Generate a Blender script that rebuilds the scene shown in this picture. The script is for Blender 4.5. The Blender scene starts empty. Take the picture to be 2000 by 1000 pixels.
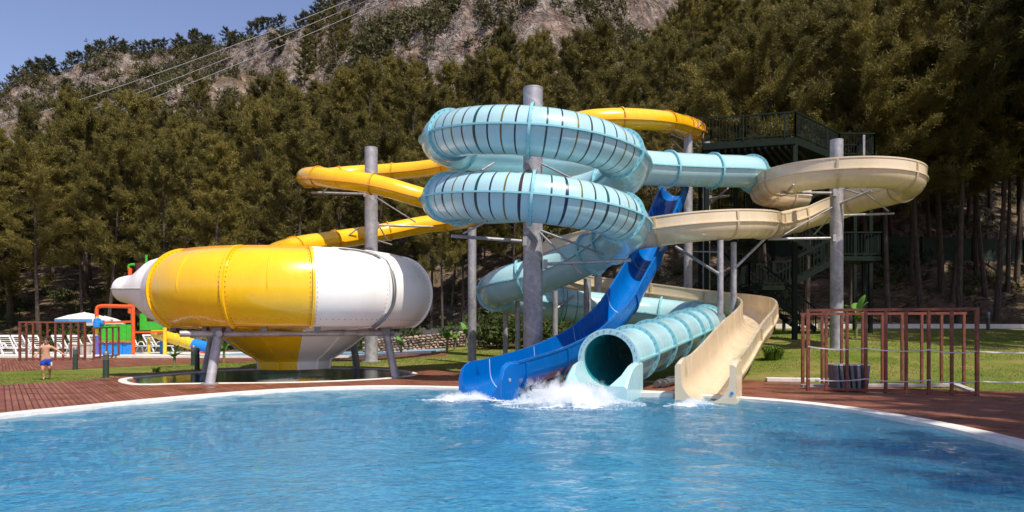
import bpy, bmesh, math, random
import numpy as np
from mathutils import Vector, noise

random.seed(7)
RNG = np.random.default_rng(11)
rad = math.radians
S = bpy.context.scene
COL = S.collection

# ------------------------------------------------------------------ camera, sky, sun, exposure
EYE, FOC, HOR = 1.52, 1400.0, 640.0
cam_d = bpy.data.cameras.new("camera")
cam = bpy.data.objects.new("camera", cam_d)
COL.objects.link(cam)
cam.location = (0, 0, EYE)
cam.rotation_euler = (rad(90), 0, 0)
cam_d.sensor_width = 36
cam_d.lens = FOC / 2000 * 36
cam_d.shift_y = (HOR - 500) / 2000
cam_d.clip_end = 3000
S.camera = cam

SUN_AZ, SUN_EL = rad(144), rad(57)          # azimuth from +Y, clockwise
sun_dir = Vector((math.sin(SUN_AZ) * math.cos(SUN_EL), math.cos(SUN_AZ) * math.cos(SUN_EL), math.sin(SUN_EL)))
W = bpy.data.worlds.new("World")
S.world = W
W.use_nodes = True
nt = W.node_tree
sky = nt.nodes.new("ShaderNodeTexSky")
sky.sky_type = 'NISHITA'
sky.sun_disc = False
sky.sun_elevation = SUN_EL
sky.sun_rotation = SUN_AZ
sky.altitude = 100
sky.air_density = 1.0
sky.dust_density = 1.0
sky.ozone_density = 2.5
hue = nt.nodes.new("ShaderNodeMix")
hue.data_type = 'RGBA'
hue.blend_type = 'MULTIPLY'
hue.inputs['Factor'].default_value = 1.0
hue.inputs['B'].default_value = (1.12, 0.95, 1.02, 1)
nt.links.new(sky.outputs[0], hue.inputs['A'])
nt.links.new(hue.outputs['Result'], nt.nodes["Background"].inputs[0])
nt.nodes["Background"].inputs[1].default_value = 0.13
sl = bpy.data.lights.new("sun", 'SUN')
sl.energy = 4.8
sl.angle = rad(0.5)
sl.color = (1.0, 0.93, 0.82)
so = bpy.data.objects.new("sun", sl)
COL.objects.link(so)
so.rotation_euler = sun_dir.to_track_quat('Z', 'Y').to_euler()
so.location = (20, -20, 40)
S.view_settings.view_transform = 'Standard'
S.view_settings.look = 'None'
S.view_settings.exposure = 0.25
S.view_settings.gamma = 1.0
S.render.engine = 'CYCLES'
S.cycles.max_bounces = 24
S.cycles.diffuse_bounces = 4
S.cycles.glossy_bounces = 4
S.cycles.transmission_bounces = 6
S.cycles.volume_bounces = 20
S.cycles.transparent_max_bounces = 8
S.cycles.sample_clamp_indirect = 6

# ------------------------------------------------------------------ materials
def new_mat(name):
    m = bpy.data.materials.new(name)
    m.use_nodes = True
    t = m.node_tree
    return m, t, t.nodes["Principled BSDF"]

def node(t, kind, **kw):
    n = t.nodes.new(kind)
    for k, v in kw.items():
        setattr(n, k, v)
    return n

def noise_tex(t, scale, detail=4, rough=0.55, coord='Object', vec_scale=None):
    tc = node(t, 'ShaderNodeTexCoord')
    n = node(t, 'ShaderNodeTexNoise')
    n.inputs['Scale'].default_value = scale
    n.inputs['Detail'].default_value = detail
    n.inputs['Roughness'].default_value = rough
    src = tc.outputs[coord]
    if vec_scale:
        mp = node(t, 'ShaderNodeMapping')
        mp.inputs['Scale'].default_value = vec_scale
        t.links.new(src, mp.inputs[0])
        src = mp.outputs[0]
    t.links.new(src, n.inputs['Vector'])
    return n

def ramp(t, fac, stops):
    r = node(t, 'ShaderNodeValToRGB')
    el = r.color_ramp.elements
    while len(el) < len(stops):
        el.new(0.5)
    for e, (p, c) in zip(el, stops):
        e.position = p
        e.color = (*c, 1)
    t.links.new(fac, r.inputs[0])
    return r

def bump(t, p, height, strength, dist=0.02):
    b = node(t, 'ShaderNodeBump')
    b.inputs['Strength'].default_value = strength
    b.inputs['Distance'].default_value = dist
    t.links.new(height, b.inputs['Height'])
    t.links.new(b.outputs[0], p.inputs['Normal'])
    return b

def mul(c, k):
    return tuple(min(1, x * k) for x in c)

def plain(name, c, rough=0.5, metal=0.0, var=0.15, scale=6, bumps=0.0, coat=0.0, spec=0.5, detail=5):
    m, t, p = new_mat(name)
    n = noise_tex(t, scale, detail)
    r = ramp(t, n.outputs['Fac'], [(0.3, mul(c, 1 - var)), (0.7, mul(c, 1 + var))])
    t.links.new(r.outputs[0], p.inputs['Base Color'])
    p.inputs['Roughness'].default_value = rough
    p.inputs['Metallic'].default_value = metal
    p.inputs['Specular IOR Level'].default_value = spec
    p.inputs['Coat Weight'].default_value = coat
    p.inputs['Coat Roughness'].default_value = 0.06
    if bumps:
        bump(t, p, n.outputs['Fac'], bumps)
    return m

def gelcoat(name, c, trans=0.0, rough=0.22, coat=0.5):
    """fibreglass: glossy coat, faint waviness, sun-faded blotches and run marks"""
    m, t, p = new_mat(name)
    n = noise_tex(t, 0.9, 5, 0.6)
    n2 = noise_tex(t, 1.6, 4, 0.6, vec_scale=(1.6, 1.6, 0.5))
    mx = node(t, 'ShaderNodeMath', operation='ADD')
    t.links.new(n.outputs['Fac'], mx.inputs[0])
    t.links.new(n2.outputs['Fac'], mx.inputs[1])
    hf = node(t, 'ShaderNodeMath', operation='MULTIPLY')
    hf.inputs[1].default_value = 0.5
    t.links.new(mx.outputs[0], hf.inputs[0])
    r = ramp(t, hf.outputs[0], [(0.33, mul(c, 0.92)), (0.5, c), (0.68, mul(c, 1.04))])
    t.links.new(r.outputs[0], p.inputs['Base Color'])
    rr = ramp(t, n2.outputs['Fac'], [(0.3, (rough * 0.7,) * 3), (0.7, (rough * 1.5,) * 3)])
    t.links.new(rr.outputs[0], p.inputs['Roughness'])
    p.inputs['Coat Weight'].default_value = coat
    p.inputs['Coat Roughness'].default_value = 0.08
    w = noise_tex(t, 2.2, 2, 0.5)
    bump(t, p, w.outputs['Fac'], 0.08, 0.03)
    if trans:
        tr = node(t, 'ShaderNodeBsdfTranslucent')
        tr.inputs[0].default_value = (*mul(c, 1.1), 1)
        ms = node(t, 'ShaderNodeMixShader')
        ms.inputs[0].default_value = trans
        t.links.new(p.outputs[0], ms.inputs[1])
        t.links.new(tr.outputs[0], ms.inputs[2])
        t.links.new(ms.outputs[0], t.nodes['Material Output'].inputs[0])
    return m

M = {}
AQ = (0.45, 0.70, 0.745)
M['aqua'] = gelcoat('aqua_gelcoat', AQ, trans=0.16)
M['aqua_flange'] = gelcoat('aqua_flange_gelcoat', (0.24, 0.55, 0.62))
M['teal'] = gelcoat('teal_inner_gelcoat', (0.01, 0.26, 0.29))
M['stripe_navy'] = plain('stripe_navy', (0.012, 0.02, 0.06), 0.3)
M['stripe_brown'] = plain('stripe_brown', (0.05, 0.02, 0.025), 0.3)
M['stripe_green'] = plain('stripe_green', (0.01, 0.07, 0.07), 0.3)
M['stripe_gold'] = plain('stripe_gold', (0.15, 0.125, 0.03), 0.3)
M['yellow'] = gelcoat('yellow_gelcoat', (0.86, 0.50, 0.006))
M['yellow_edge'] = gelcoat('yellow_rim_gelcoat', (0.74, 0.36, 0.006))
M['white_gel'] = gelcoat('white_gelcoat', (0.84, 0.80, 0.745), rough=0.38, coat=0.12)
M['beige'] = gelcoat('beige_gelcoat', (0.74, 0.61, 0.42), trans=0.08)
M['beige_joint'] = gelcoat('beige_joint_gelcoat', (0.55, 0.42, 0.26))
M['blue'] = gelcoat('blue_gelcoat', (0.0, 0.12, 0.43))
M['joint_white'] = plain('pale_joint', (0.45, 0.55, 0.68), 0.5)
M['bolt'] = plain('dark_bolt', (0.13, 0.11, 0.09), 0.4, 0.6)
M['bolt_ochre'] = plain('ochre_bolt', (0.36, 0.17, 0.01), 0.4, 0.3)
M['bolt_teal'] = plain('teal_bolt', (0.10, 0.26, 0.30), 0.4, 0.3)
M['bolt_grey'] = plain('grey_bolt', (0.30, 0.28, 0.26), 0.4, 0.3)
M['black'] = plain('black_rubber', (0.02, 0.02, 0.022), 0.55)
M['drain'] = plain('galvanised_pipe_dark', (0.18, 0.18, 0.19), 0.4, 0.5)
M['white_plastic'] = plain('white_plastic', (0.72, 0.70, 0.68), 0.45, var=0.06)
M['rust'] = plain('red_brown_steel', (0.165, 0.047, 0.026), 0.5, var=0.45, scale=9, bumps=0.2)
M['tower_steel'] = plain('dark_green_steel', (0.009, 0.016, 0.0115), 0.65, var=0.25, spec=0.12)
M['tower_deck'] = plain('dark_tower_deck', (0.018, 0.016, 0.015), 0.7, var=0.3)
M['bollard'] = plain('dark_green_bollard_paint', (0.03, 0.05, 0.035), 0.4)
M['bollard_cap'] = plain('grey_bollard_cap', (0.16, 0.16, 0.17), 0.4, 0.3)
M['play_green'] = plain('play_green', (0.05, 0.42, 0.03), 0.35)
M['play_blue'] = plain('play_blue', (0.02, 0.22, 0.62), 0.3)
M['play_orange'] = plain('play_orange', (0.72, 0.10, 0.02), 0.35)
M['play_yellow'] = plain('play_yellow', (0.80, 0.52, 0.03), 0.35)
M['play_purple'] = plain('play_purple', (0.12, 0.10, 0.35), 0.35)
M['play_brown'] = plain('play_brown', (0.12, 0.04, 0.02), 0.6, var=0.3)
M['grey_board'] = plain('grey_board', (0.14, 0.14, 0.16), 0.6)
M['pale_board'] = plain('pale_board', (0.42, 0.41, 0.38), 0.7, var=0.2)
M['coping'] = plain('white_coping_stone', (0.66, 0.63, 0.58), 0.6, var=0.10, scale=5, bumps=0.1)
M['wire'] = plain('pale_wire', (0.72, 0.70, 0.67), 0.4, 0.2)
M['skin'] = plain('skin', (0.50, 0.26, 0.16), 0.5, var=0.08)
M['hair'] = plain('dark_hair', (0.015, 0.010, 0.008), 0.5)
M['shorts'] = plain('blue_shorts', (0.008, 0.035, 0.34), 0.6)
M['trim_white'] = plain('white_trim', (0.75, 0.75, 0.75), 0.6)
M['eye'] = plain('dark_eye', (0.012, 0.01, 0.01), 0.2)
M['banana'] = plain('banana_leaf', (0.10, 0.24, 0.03), 0.4, var=0.3, scale=3)
M['banana_stem'] = plain('banana_stem', (0.16, 0.17, 0.06), 0.6)
M['parasol'] = plain('parasol_cloth', (0.70, 0.66, 0.60), 0.8)
M['parasol_blue'] = plain('parasol_blue_cloth', (0.06, 0.24, 0.48), 0.8)
M['planter'] = plain('beige_planter', (0.52, 0.42, 0.34), 0.7)
M['mesh_green'] = plain('green_windbreak', (0.010, 0.028, 0.02), 0.8, var=0.3)
M['dark_wall'] = plain('grey_retaining_wall', (0.10, 0.10, 0.10), 0.8, var=0.3)
M['tape'] = plain('white_tape', (0.55, 0.53, 0.55), 0.5)

def steel_mat():
    m, t, p = new_mat('galvanised_steel')
    v = node(t, 'ShaderNodeTexVoronoi')
    v.inputs['Scale'].default_value = 9
    tc = node(t, 'ShaderNodeTexCoord')
    t.links.new(tc.outputs['Object'], v.inputs['Vector'])
    n = noise_tex(t, 1.2, 6, 0.65, vec_scale=(1.5, 1.5, 0.5))
    xyz = node(t, 'ShaderNodeSeparateXYZ')            # spiral weld winding up the pipe
    t.links.new(tc.outputs['Object'], xyz.inputs[0])
    an = node(t, 'ShaderNodeMath', operation='ARCTAN2')
    t.links.new(xyz.outputs['Y'], an.inputs[0]); t.links.new(xyz.outputs['X'], an.inputs[1])
    s1 = node(t, 'ShaderNodeMath', operation='MULTIPLY'); s1.inputs[1].default_value = 1 / 6.28318
    t.links.new(an.outputs[0], s1.inputs[0])
    s2 = node(t, 'ShaderNodeMath', operation='MULTIPLY_ADD'); s2.inputs[1].default_value = 0.9
    t.links.new(xyz.outputs['Z'], s2.inputs[0]); t.links.new(s1.outputs[0], s2.inputs[2])
    fr = node(t, 'ShaderNodeMath', operation='FRACT'); t.links.new(s2.outputs[0], fr.inputs[0])
    wv = ramp(t, fr.outputs[0], [(0.0, (1, 1, 1)), (0.05, (0.8, 0.8, 0.8)), (0.09, (0, 0, 0))])
    a = node(t, 'ShaderNodeMath', operation='MULTIPLY_ADD')
    a.inputs[1].default_value = 0.22
    t.links.new(v.outputs['Color'], a.inputs[0])
    t.links.new(n.outputs['Fac'], a.inputs[2])
    b = node(t, 'ShaderNodeMath', operation='MULTIPLY_ADD')
    b.inputs[1].default_value = 0.14
    t.links.new(wv.outputs[0], b.inputs[0])
    t.links.new(a.outputs[0], b.inputs[2])
    r = ramp(t, b.outputs[0], [(0.38, (0.21, 0.205, 0.22)), (0.85, (0.48, 0.47, 0.49))])
    t.links.new(r.outputs[0], p.inputs['Base Color'])
    p.inputs['Metallic'].default_value = 0.35
    p.inputs['Roughness'].default_value = 0.5
    return m
M['steel'] = steel_mat()

def leaf_mat(name, c1, c2, trans=0.22):
    m, t, p = new_mat(name)
    at = node(t, 'ShaderNodeAttribute', attribute_name='tint')
    oi = node(t, 'ShaderNodeObjectInfo')
    a = node(t, 'ShaderNodeMath', operation='MULTIPLY_ADD')
    a.inputs[1].default_value = 0.50
    t.links.new(oi.outputs['Random'], a.inputs[0])
    b = node(t, 'ShaderNodeMath', operation='MULTIPLY')
    b.inputs[1].default_value = 0.55
    t.links.new(at.outputs['Fac'], b.inputs[0])
    t.links.new(b.outputs[0], a.inputs[2])
    mid = tuple((x + y) / 2 for x, y in zip(c1, c2))
    r = ramp(t, a.outputs[0], [(0.05, c1), (0.5, mid), (0.95, c2)])
    t.links.new(r.outputs[0], p.inputs['Base Color'])
    p.inputs['Roughness'].default_value = 0.6
    p.inputs['Specular IOR Level'].default_value = 0.25
    tr = node(t, 'ShaderNodeBsdfTranslucent')
    t.links.new(r.outputs[0], tr.inputs[0])
    ms = node(t, 'ShaderNodeMixShader')
    ms.inputs[0].default_value = trans
    t.links.new(p.outputs[0], ms.inputs[1])
    t.links.new(tr.outputs[0], ms.inputs[2])
    t.links.new(ms.outputs[0], t.nodes['Material Output'].inputs[0])
    return m
M['needles'] = leaf_mat('pine_needles', (0.046, 0.046, 0.010), (0.245, 0.200, 0.044))
M['needles_far'] = leaf_mat('far_pine_needles', (0.032, 0.040, 0.016), (0.105, 0.105, 0.042))
M['scrub'] = leaf_mat('scrub_leaves', (0.042, 0.046, 0.018), (0.14, 0.125, 0.05))
M['bush'] = leaf_mat('bush_leaves', (0.02, 0.035, 0.008), (0.07, 0.10, 0.02))
M['grass_blade'] = leaf_mat('grass_blades', (0.080, 0.13, 0.016), (0.185, 0.22, 0.040))
M['agapanthus'] = leaf_mat('strap_leaves', (0.06, 0.12, 0.015), (0.16, 0.24, 0.03))

def bark_mat():
    m, t, p = new_mat('pine_bark')
    n = noise_tex(t, 5, 6, 0.7, vec_scale=(4, 4, 0.8))
    r = ramp(t, n.outputs['Fac'], [(0.35, (0.025, 0.018, 0.014)), (0.65, (0.12, 0.085, 0.066))])
    t.links.new(r.outputs[0], p.inputs['Base Color'])
    p.inputs['Roughness'].default_value = 0.9
    bump(t, p, n.outputs['Fac'], 0.7, 0.05)
    return m
M['bark'] = bark_mat()

def deck_mat():
    m, t, p = new_mat('red_brown_wood_deck')
    tc = node(t, 'ShaderNodeTexCoord')
    mp = node(t, 'ShaderNodeMapping')
    mp.inputs['Rotation'].default_value = (0, 0, rad(54.4))
    t.links.new(tc.outputs['Object'], mp.inputs[0])
    b = node(t, 'ShaderNodeTexBrick')
    b.offset = 0.37
    b.inputs['Scale'].default_value = 1.0
    b.inputs['Brick Width'].default_value = 2.6
    b.inputs['Row Height'].default_value = 0.105
    b.inputs['Mortar Size'].default_value = 0.009
    b.inputs['Color1'].default_value = (0.2, 0.2, 0.2, 1)
    b.inputs['Color2'].default_value = (0.8, 0.8, 0.8, 1)
    b.inputs['Mortar'].default_value = (0, 0, 0, 1)
    t.links.new(mp.outputs[0], b.inputs['Vector'])
    n = noise_tex(t, 1.0, 6, 0.65)
    g = node(t, 'ShaderNodeTexNoise')
    g.inputs['Scale'].default_value = 3.0
    g.inputs['Detail'].default_value = 6
    mp2 = node(t, 'ShaderNodeMapping')
    mp2.inputs['Scale'].default_value = (0.7, 14, 1)
    t.links.new(mp.outputs[0], mp2.inputs[0])
    t.links.new(mp2.outputs[0], g.inputs['Vector'])
    a = node(t, 'ShaderNodeMath', operation='MULTIPLY_ADD')
    a.inputs[1].default_value = 0.35
    t.links.new(b.outputs['Color'], a.inputs[0])
    h = node(t, 'ShaderNodeMath', operation='MULTIPLY')
    h.inputs[1].default_value = 0.45
    t.links.new(g.outputs['Fac'], h.inputs[0])
    h2 = node(t, 'ShaderNodeMath', operation='MULTIPLY_ADD')
    h2.inputs[1].default_value = 0.4
    t.links.new(n.outputs['Fac'], h2.inputs[0])
    t.links.new(h.outputs[0], h2.inputs[2])
    t.links.new(h2.outputs[0], a.inputs[2])
    r = ramp(t, a.outputs[0], [(0.25, (0.10, 0.030, 0.015)), (0.55, (0.195, 0.062, 0.030)), (0.85, (0.31, 0.125, 0.07))])
    mx = node(t, 'ShaderNodeMix', data_type='RGBA')
    t.links.new(b.outputs['Fac'], mx.inputs['Factor'])
    t.links.new(r.outputs[0], mx.inputs['A'])
    mx.inputs['B'].default_value = (0.018, 0.008, 0.006, 1)
    t.links.new(mx.outputs['Result'], p.inputs['Base Color'])
    rr = ramp(t, n.outputs['Fac'], [(0.36, (0.20,) * 3), (0.46, (0.5,) * 3), (0.65, (0.75,) * 3)])
    t.links.new(rr.outputs[0], p.inputs['Roughness'])
    iv = node(t, 'ShaderNodeMath', operation='SUBTRACT')
    iv.inputs[0].default_value = 1
    t.links.new(b.outputs['Fac'], iv.inputs[1])
    bump(t, p, iv.outputs[0], 0.6, 0.01)
    return m
M['deck'] = deck_mat()

def grass_mat():
    m, t, p = new_mat('lawn')
    n = noise_tex(t, 0.35, 8, 0.7)
    f = noise_tex(t, 14, 6, 0.8)
    a = node(t, 'ShaderNodeMath', operation='MULTIPLY_ADD')
    a.inputs[1].default_value = 0.45
    t.links.new(f.outputs['Fac'], a.inputs[0])
    t.links.new(n.outputs['Fac'], a.inputs[2])
    r = ramp(t, a.outputs[0], [(0.40, (0.070, 0.112, 0.014)), (0.66, (0.125, 0.170, 0.024)), (0.82, (0.24, 0.21, 0.06)), (0.95, (0.33, 0.24, 0.12))])
    t.links.new(r.outputs[0], p.inputs['Base Color'])
    p.inputs['Roughness'].default_value = 0.9
    p.inputs['Specular IOR Level'].default_value = 0.1
    bump(t, p, f.outputs['Fac'], 0.9, 0.06)
    return m
M['lawn'] = grass_mat()

def hill_mat():
    """steep faces bare limestone, gentler ground dry needles and scrub"""
    m, t, p = new_mat('rocky_hillside')
    geo = node(t, 'ShaderNodeNewGeometry')
    sx = node(t, 'ShaderNodeSeparateXYZ')
    t.links.new(geo.outputs['Normal'], sx.inputs[0])
    n1 = noise_tex(t, 0.16, 9, 0.68)
    n2 = noise_tex(t, 0.55, 8, 0.68)
    st = noise_tex(t, 0.35, 6, 0.6, vec_scale=(1.0, 1.0, 0.22))
    v = node(t, 'ShaderNodeTexVoronoi', feature='DISTANCE_TO_EDGE')
    v.inputs['Scale'].default_value = 0.22
    tc = node(t, 'ShaderNodeTexCoord')
    wr = node(t, 'ShaderNodeMix', data_type='RGBA')
    wr.inputs['Factor'].default_value = 0.82
    n3 = noise_tex(t, 0.3, 4, 0.6)
    mm = node(t, 'ShaderNodeVectorMath', operation='MULTIPLY_ADD')
    mm.inputs[1].default_value = (7, 7, 7)
    t.links.new(n3.outputs['Color'], mm.inputs[0])
    t.links.new(tc.outputs['Object'], mm.inputs[2])
    t.links.new(mm.outputs[0], v.inputs['Vector'])
    rock = ramp(t, n2.outputs['Fac'], [(0.30, (0.06, 0.052, 0.048)), (0.5, (0.20, 0.170, 0.150)), (0.70, (0.40, 0.345, 0.30))])
    pink = ramp(t, st.outputs['Fac'], [(0.45, (1, 0.98, 0.95)), (0.68, (1.0, 0.68, 0.49))])
    mx = node(t, 'ShaderNodeMix', data_type='RGBA', blend_type='MULTIPLY')
    mx.inputs['Factor'].default_value = 0.65
    t.links.new(rock.outputs[0], mx.inputs['A'])
    t.links.new(pink.outputs[0], mx.inputs['B'])
    cr = ramp(t, v.outputs['Distance'], [(0.0, (0.45, 0.42, 0.4)), (0.12, (1, 1, 1))])
    mx2 = node(t, 'ShaderNodeMix', data_type='RGBA', blend_type='MULTIPLY')
    mx2.inputs['Factor'].default_value = 0.75
    t.links.new(mx.outputs['Result'], mx2.inputs['A'])
    t.links.new(cr.outputs[0], mx2.inputs['B'])
    soil = ramp(t, n2.outputs['Fac'], [(0.3, (0.055, 0.048, 0.022)), (0.5, (0.13, 0.095, 0.055)), (0.7, (0.24, 0.165, 0.11))])
    a = node(t, 'ShaderNodeMath', operation='MULTIPLY_ADD')
    a.inputs[1].default_value = 0.9
    t.links.new(n1.outputs['Fac'], a.inputs[0])
    t.links.new(sx.outputs['Z'], a.inputs[2])
    fac = ramp(t, a.outputs[0], [(0.98, (1, 1, 1)), (1.0, (1, 1, 1)), (1.16, (0, 0, 0))])
    fac.color_ramp.elements[0].position = 0.0
    # the sum runs past 1: scale it down first
    sc = node(t, 'ShaderNodeMath', operation='MULTIPLY')
    sc.inputs[1].default_value = 0.5
    t.links.new(a.outputs[0], sc.inputs[0])
    fac.color_ramp.elements[1].position = 0.56
    fac.color_ramp.elements[2].position = 0.64
    t.links.new(sc.outputs[0], fac.inputs[0])
    out = node(t, 'ShaderNodeMix', data_type='RGBA')
    t.links.new(fac.outputs[0], out.inputs['Factor'])
    t.links.new(soil.outputs[0], out.inputs['A'])
    t.links.new(mx2.outputs['Result'], out.inputs['B'])
    t.links.new(out.outputs['Result'], p.inputs['Base Color'])
    p.inputs['Roughness'].default_value = 0.95
    p.inputs['Specular IOR Level'].default_value = 0.1
    v2 = node(t, 'ShaderNodeTexVoronoi', feature='DISTANCE_TO_EDGE')
    v2.inputs['Scale'].default_value = 0.55
    t.links.new(mm.outputs[0], v2.inputs['Vector'])
    cr2 = ramp(t, v2.outputs['Distance'], [(0.0, (0, 0, 0)), (0.25, (1, 1, 1))])
    hb = node(t, 'ShaderNodeMath', operation='MULTIPLY_ADD')
    hb.inputs[1].default_value = 0.5
    t.links.new(cr2.outputs[0], hb.inputs[0]); t.links.new(n2.outputs['Fac'], hb.inputs[2])
    bump(t, p, hb.outputs[0], 0.75, 0.9)
    return m
M['hill'] = hill_mat()

def tile_mat(name, c1, c2, grout, size=0.05):
    m, t, p = new_mat(name)
    tc = node(t, 'ShaderNodeTexCoord')
    b = node(t, 'ShaderNodeTexBrick')
    b.offset = 0
    b.inputs['Scale'].default_value = 1
    b.inputs['Brick Width'].default_value = size
    b.inputs['Row Height'].default_value = size
    b.inputs['Mortar Size'].default_value = size * 0.06
    b.inputs['Color1'].default_value = (*c1, 1)
    b.inputs['Color2'].default_value = (*c2, 1)
    b.inputs['Mortar'].default_value = (*grout, 1)
    t.links.new(tc.outputs['Object'], b.inputs['Vector'])
    t.links.new(b.outputs['Color'], p.inputs['Base Color'])
    p.inputs['Roughness'].default_value = 0.3
    return m
def ripple_light_mat():
    m, t, p = new_mat('blue_pool_ripple_light')
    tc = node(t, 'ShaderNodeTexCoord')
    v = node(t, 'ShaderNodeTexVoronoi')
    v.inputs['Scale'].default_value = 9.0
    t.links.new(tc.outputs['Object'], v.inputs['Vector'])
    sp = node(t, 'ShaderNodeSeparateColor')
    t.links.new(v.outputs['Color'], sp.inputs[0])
    r = ramp(t, sp.outputs[0], [(0.05, (0.02, 0.22, 0.48)), (0.45, (0.11, 0.46, 0.68)), (0.72, (0.26, 0.66, 0.82)), (0.95, (0.55, 0.82, 0.90))])  # pale and dark cells paint the water's caustic mottling into the floor colour
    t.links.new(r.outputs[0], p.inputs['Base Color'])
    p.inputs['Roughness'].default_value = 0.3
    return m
M['pool_ripple_tile'] = ripple_light_mat()
M['splash_tile'] = tile_mat('pale_blue_tile', (0.20, 0.38, 0.52), (0.30, 0.46, 0.58), (0.4, 0.5, 0.55), 0.3)
M['dark_tile'] = tile_mat('dark_teal_mosaic', (0.02, 0.16, 0.20), (0.03, 0.22, 0.27), (0.05, 0.2, 0.24), 0.2)

def water_mat(name, tint, wave=1.0, through=0.5, deep=(0.065, 0.29, 0.47), body=0.34):
    m, t, p = new_mat(name)
    out = t.nodes['Material Output']
    t.nodes.remove(p)
    tc = node(t, 'ShaderNodeTexCoord')
    hs = []
    for sc, det, st, di in ((2.0, 3, 0.40, 0.09), (5.0, 4, 0.8, 0.05), (12.0, 3, 0.8, 0.026)):
        n = node(t, 'ShaderNodeTexNoise')
        n.inputs['Scale'].default_value = sc
        n.inputs['Detail'].default_value = det
        n.inputs['Distortion'].default_value = 0.7
        mp = node(t, 'ShaderNodeMapping')
        mp.inputs['Scale'].default_value = (0.8, 1.1, 1)
        mp.inputs['Rotation'].default_value = (0, 0, sc)
        t.links.new(tc.outputs['Object'], mp.inputs[0])
        t.links.new(mp.outputs[0], n.inputs['Vector'])
        b = node(t, 'ShaderNodeBump')
        b.inputs['Strength'].default_value = st * wave
        b.inputs['Distance'].default_value = di
        t.links.new(n.outputs['Fac'], b.inputs['Height'])
        if hs:
            t.links.new(hs[-1].outputs[0], b.inputs['Normal'])
        hs.append(b)
    nrm = hs[-1].outputs[0]
    fr = node(t, 'ShaderNodeFresnel')
    fr.inputs['IOR'].default_value = 1.33
    t.links.new(nrm, fr.inputs['Normal'])
    gl = node(t, 'ShaderNodeBsdfGlossy')
    gl.inputs['Roughness'].default_value = 0.03
    t.links.new(nrm, gl.inputs['Normal'])
    tp = node(t, 'ShaderNodeBsdfTransparent')
    tp.inputs[0].default_value = (*tint, 1)
    rf = node(t, 'ShaderNodeBsdfRefraction')
    rf.inputs['Color'].default_value = (*tint, 1)
    rf.inputs['IOR'].default_value = 1.33
    rf.inputs['Roughness'].default_value = 0.0
    t.links.new(nrm, rf.inputs['Normal'])
    df = node(t, 'ShaderNodeBsdfDiffuse')
    df.inputs[0].default_value = (*deep, 1)
    t.links.new(nrm, df.inputs['Normal'])
    m1 = node(t, 'ShaderNodeMixShader')
    m1.inputs[0].default_value = through
    t.links.new(tp.outputs[0], m1.inputs[1])
    t.links.new(rf.outputs[0], m1.inputs[2])
    m2 = node(t, 'ShaderNodeMixShader')
    m2.inputs[0].default_value = body
    t.links.new(m1.outputs[0], m2.inputs[1])
    t.links.new(df.outputs[0], m2.inputs[2])
    m3 = node(t, 'ShaderNodeMixShader')
    t.links.new(fr.outputs[0], m3.inputs[0])
    t.links.new(m2.outputs[0], m3.inputs[1])
    t.links.new(gl.outputs[0], m3.inputs[2])
    t.links.new(m3.outputs[0], out.inputs[0])
    return m
M['water'] = water_mat('pool_water', (0.62, 0.88, 0.97))
M['still_water'] = water_mat('still_water', (0.35, 0.7, 0.75), wave=0.10, deep=(0.01, 0.08, 0.10))

def foam_mat():
    m, t, p = new_mat('white_foam')
    p.inputs['Base Color'].default_value = (0.86, 0.89, 0.92, 1)
    p.inputs['Roughness'].default_value = 0.5
    p.inputs['Subsurface Weight'].default_value = 0.0
    tr = node(t, 'ShaderNodeBsdfTranslucent')
    tr.inputs[0].default_value = (0.85, 0.9, 0.95, 1)
    ms = node(t, 'ShaderNodeMixShader')
    ms.inputs[0].default_value = 0.35
    t.links.new(p.outputs[0], ms.inputs[1])
    t.links.new(tr.outputs[0], ms.inputs[2])
    t.links.new(ms.outputs[0], t.nodes['Material Output'].inputs[0])
    return m
M['foam'] = foam_mat()

def stone_mat():
    m, t, p = new_mat('rubble_stone')
    at = node(t, 'ShaderNodeAttribute', attribute_name='tint')
    n = noise_tex(t, 8, 6, 0.7)
    a = node(t, 'ShaderNodeMath', operation='MULTIPLY_ADD')
    a.inputs[1].default_value = 0.4
    t.links.new(n.outputs['Fac'], a.inputs[0])
    t.links.new(at.outputs['Fac'], a.inputs[2])
    r = ramp(t, a.outputs[0], [(0.2, (0.16, 0.11, 0.08)), (0.6, (0.34, 0.25, 0.18)), (1.0, (0.48, 0.38, 0.29))])
    t.links.new(r.outputs[0], p.inputs['Base Color'])
    p.inputs['Roughness'].default_value = 0.9
    bump(t, p, n.outputs['Fac'], 0.5, 0.05)
    return m
M['stone'] = stone_mat()

# ------------------------------------------------------------------ mesh builder and tagging
BASE = {}                                       # object -> location of its thing's base

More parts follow.
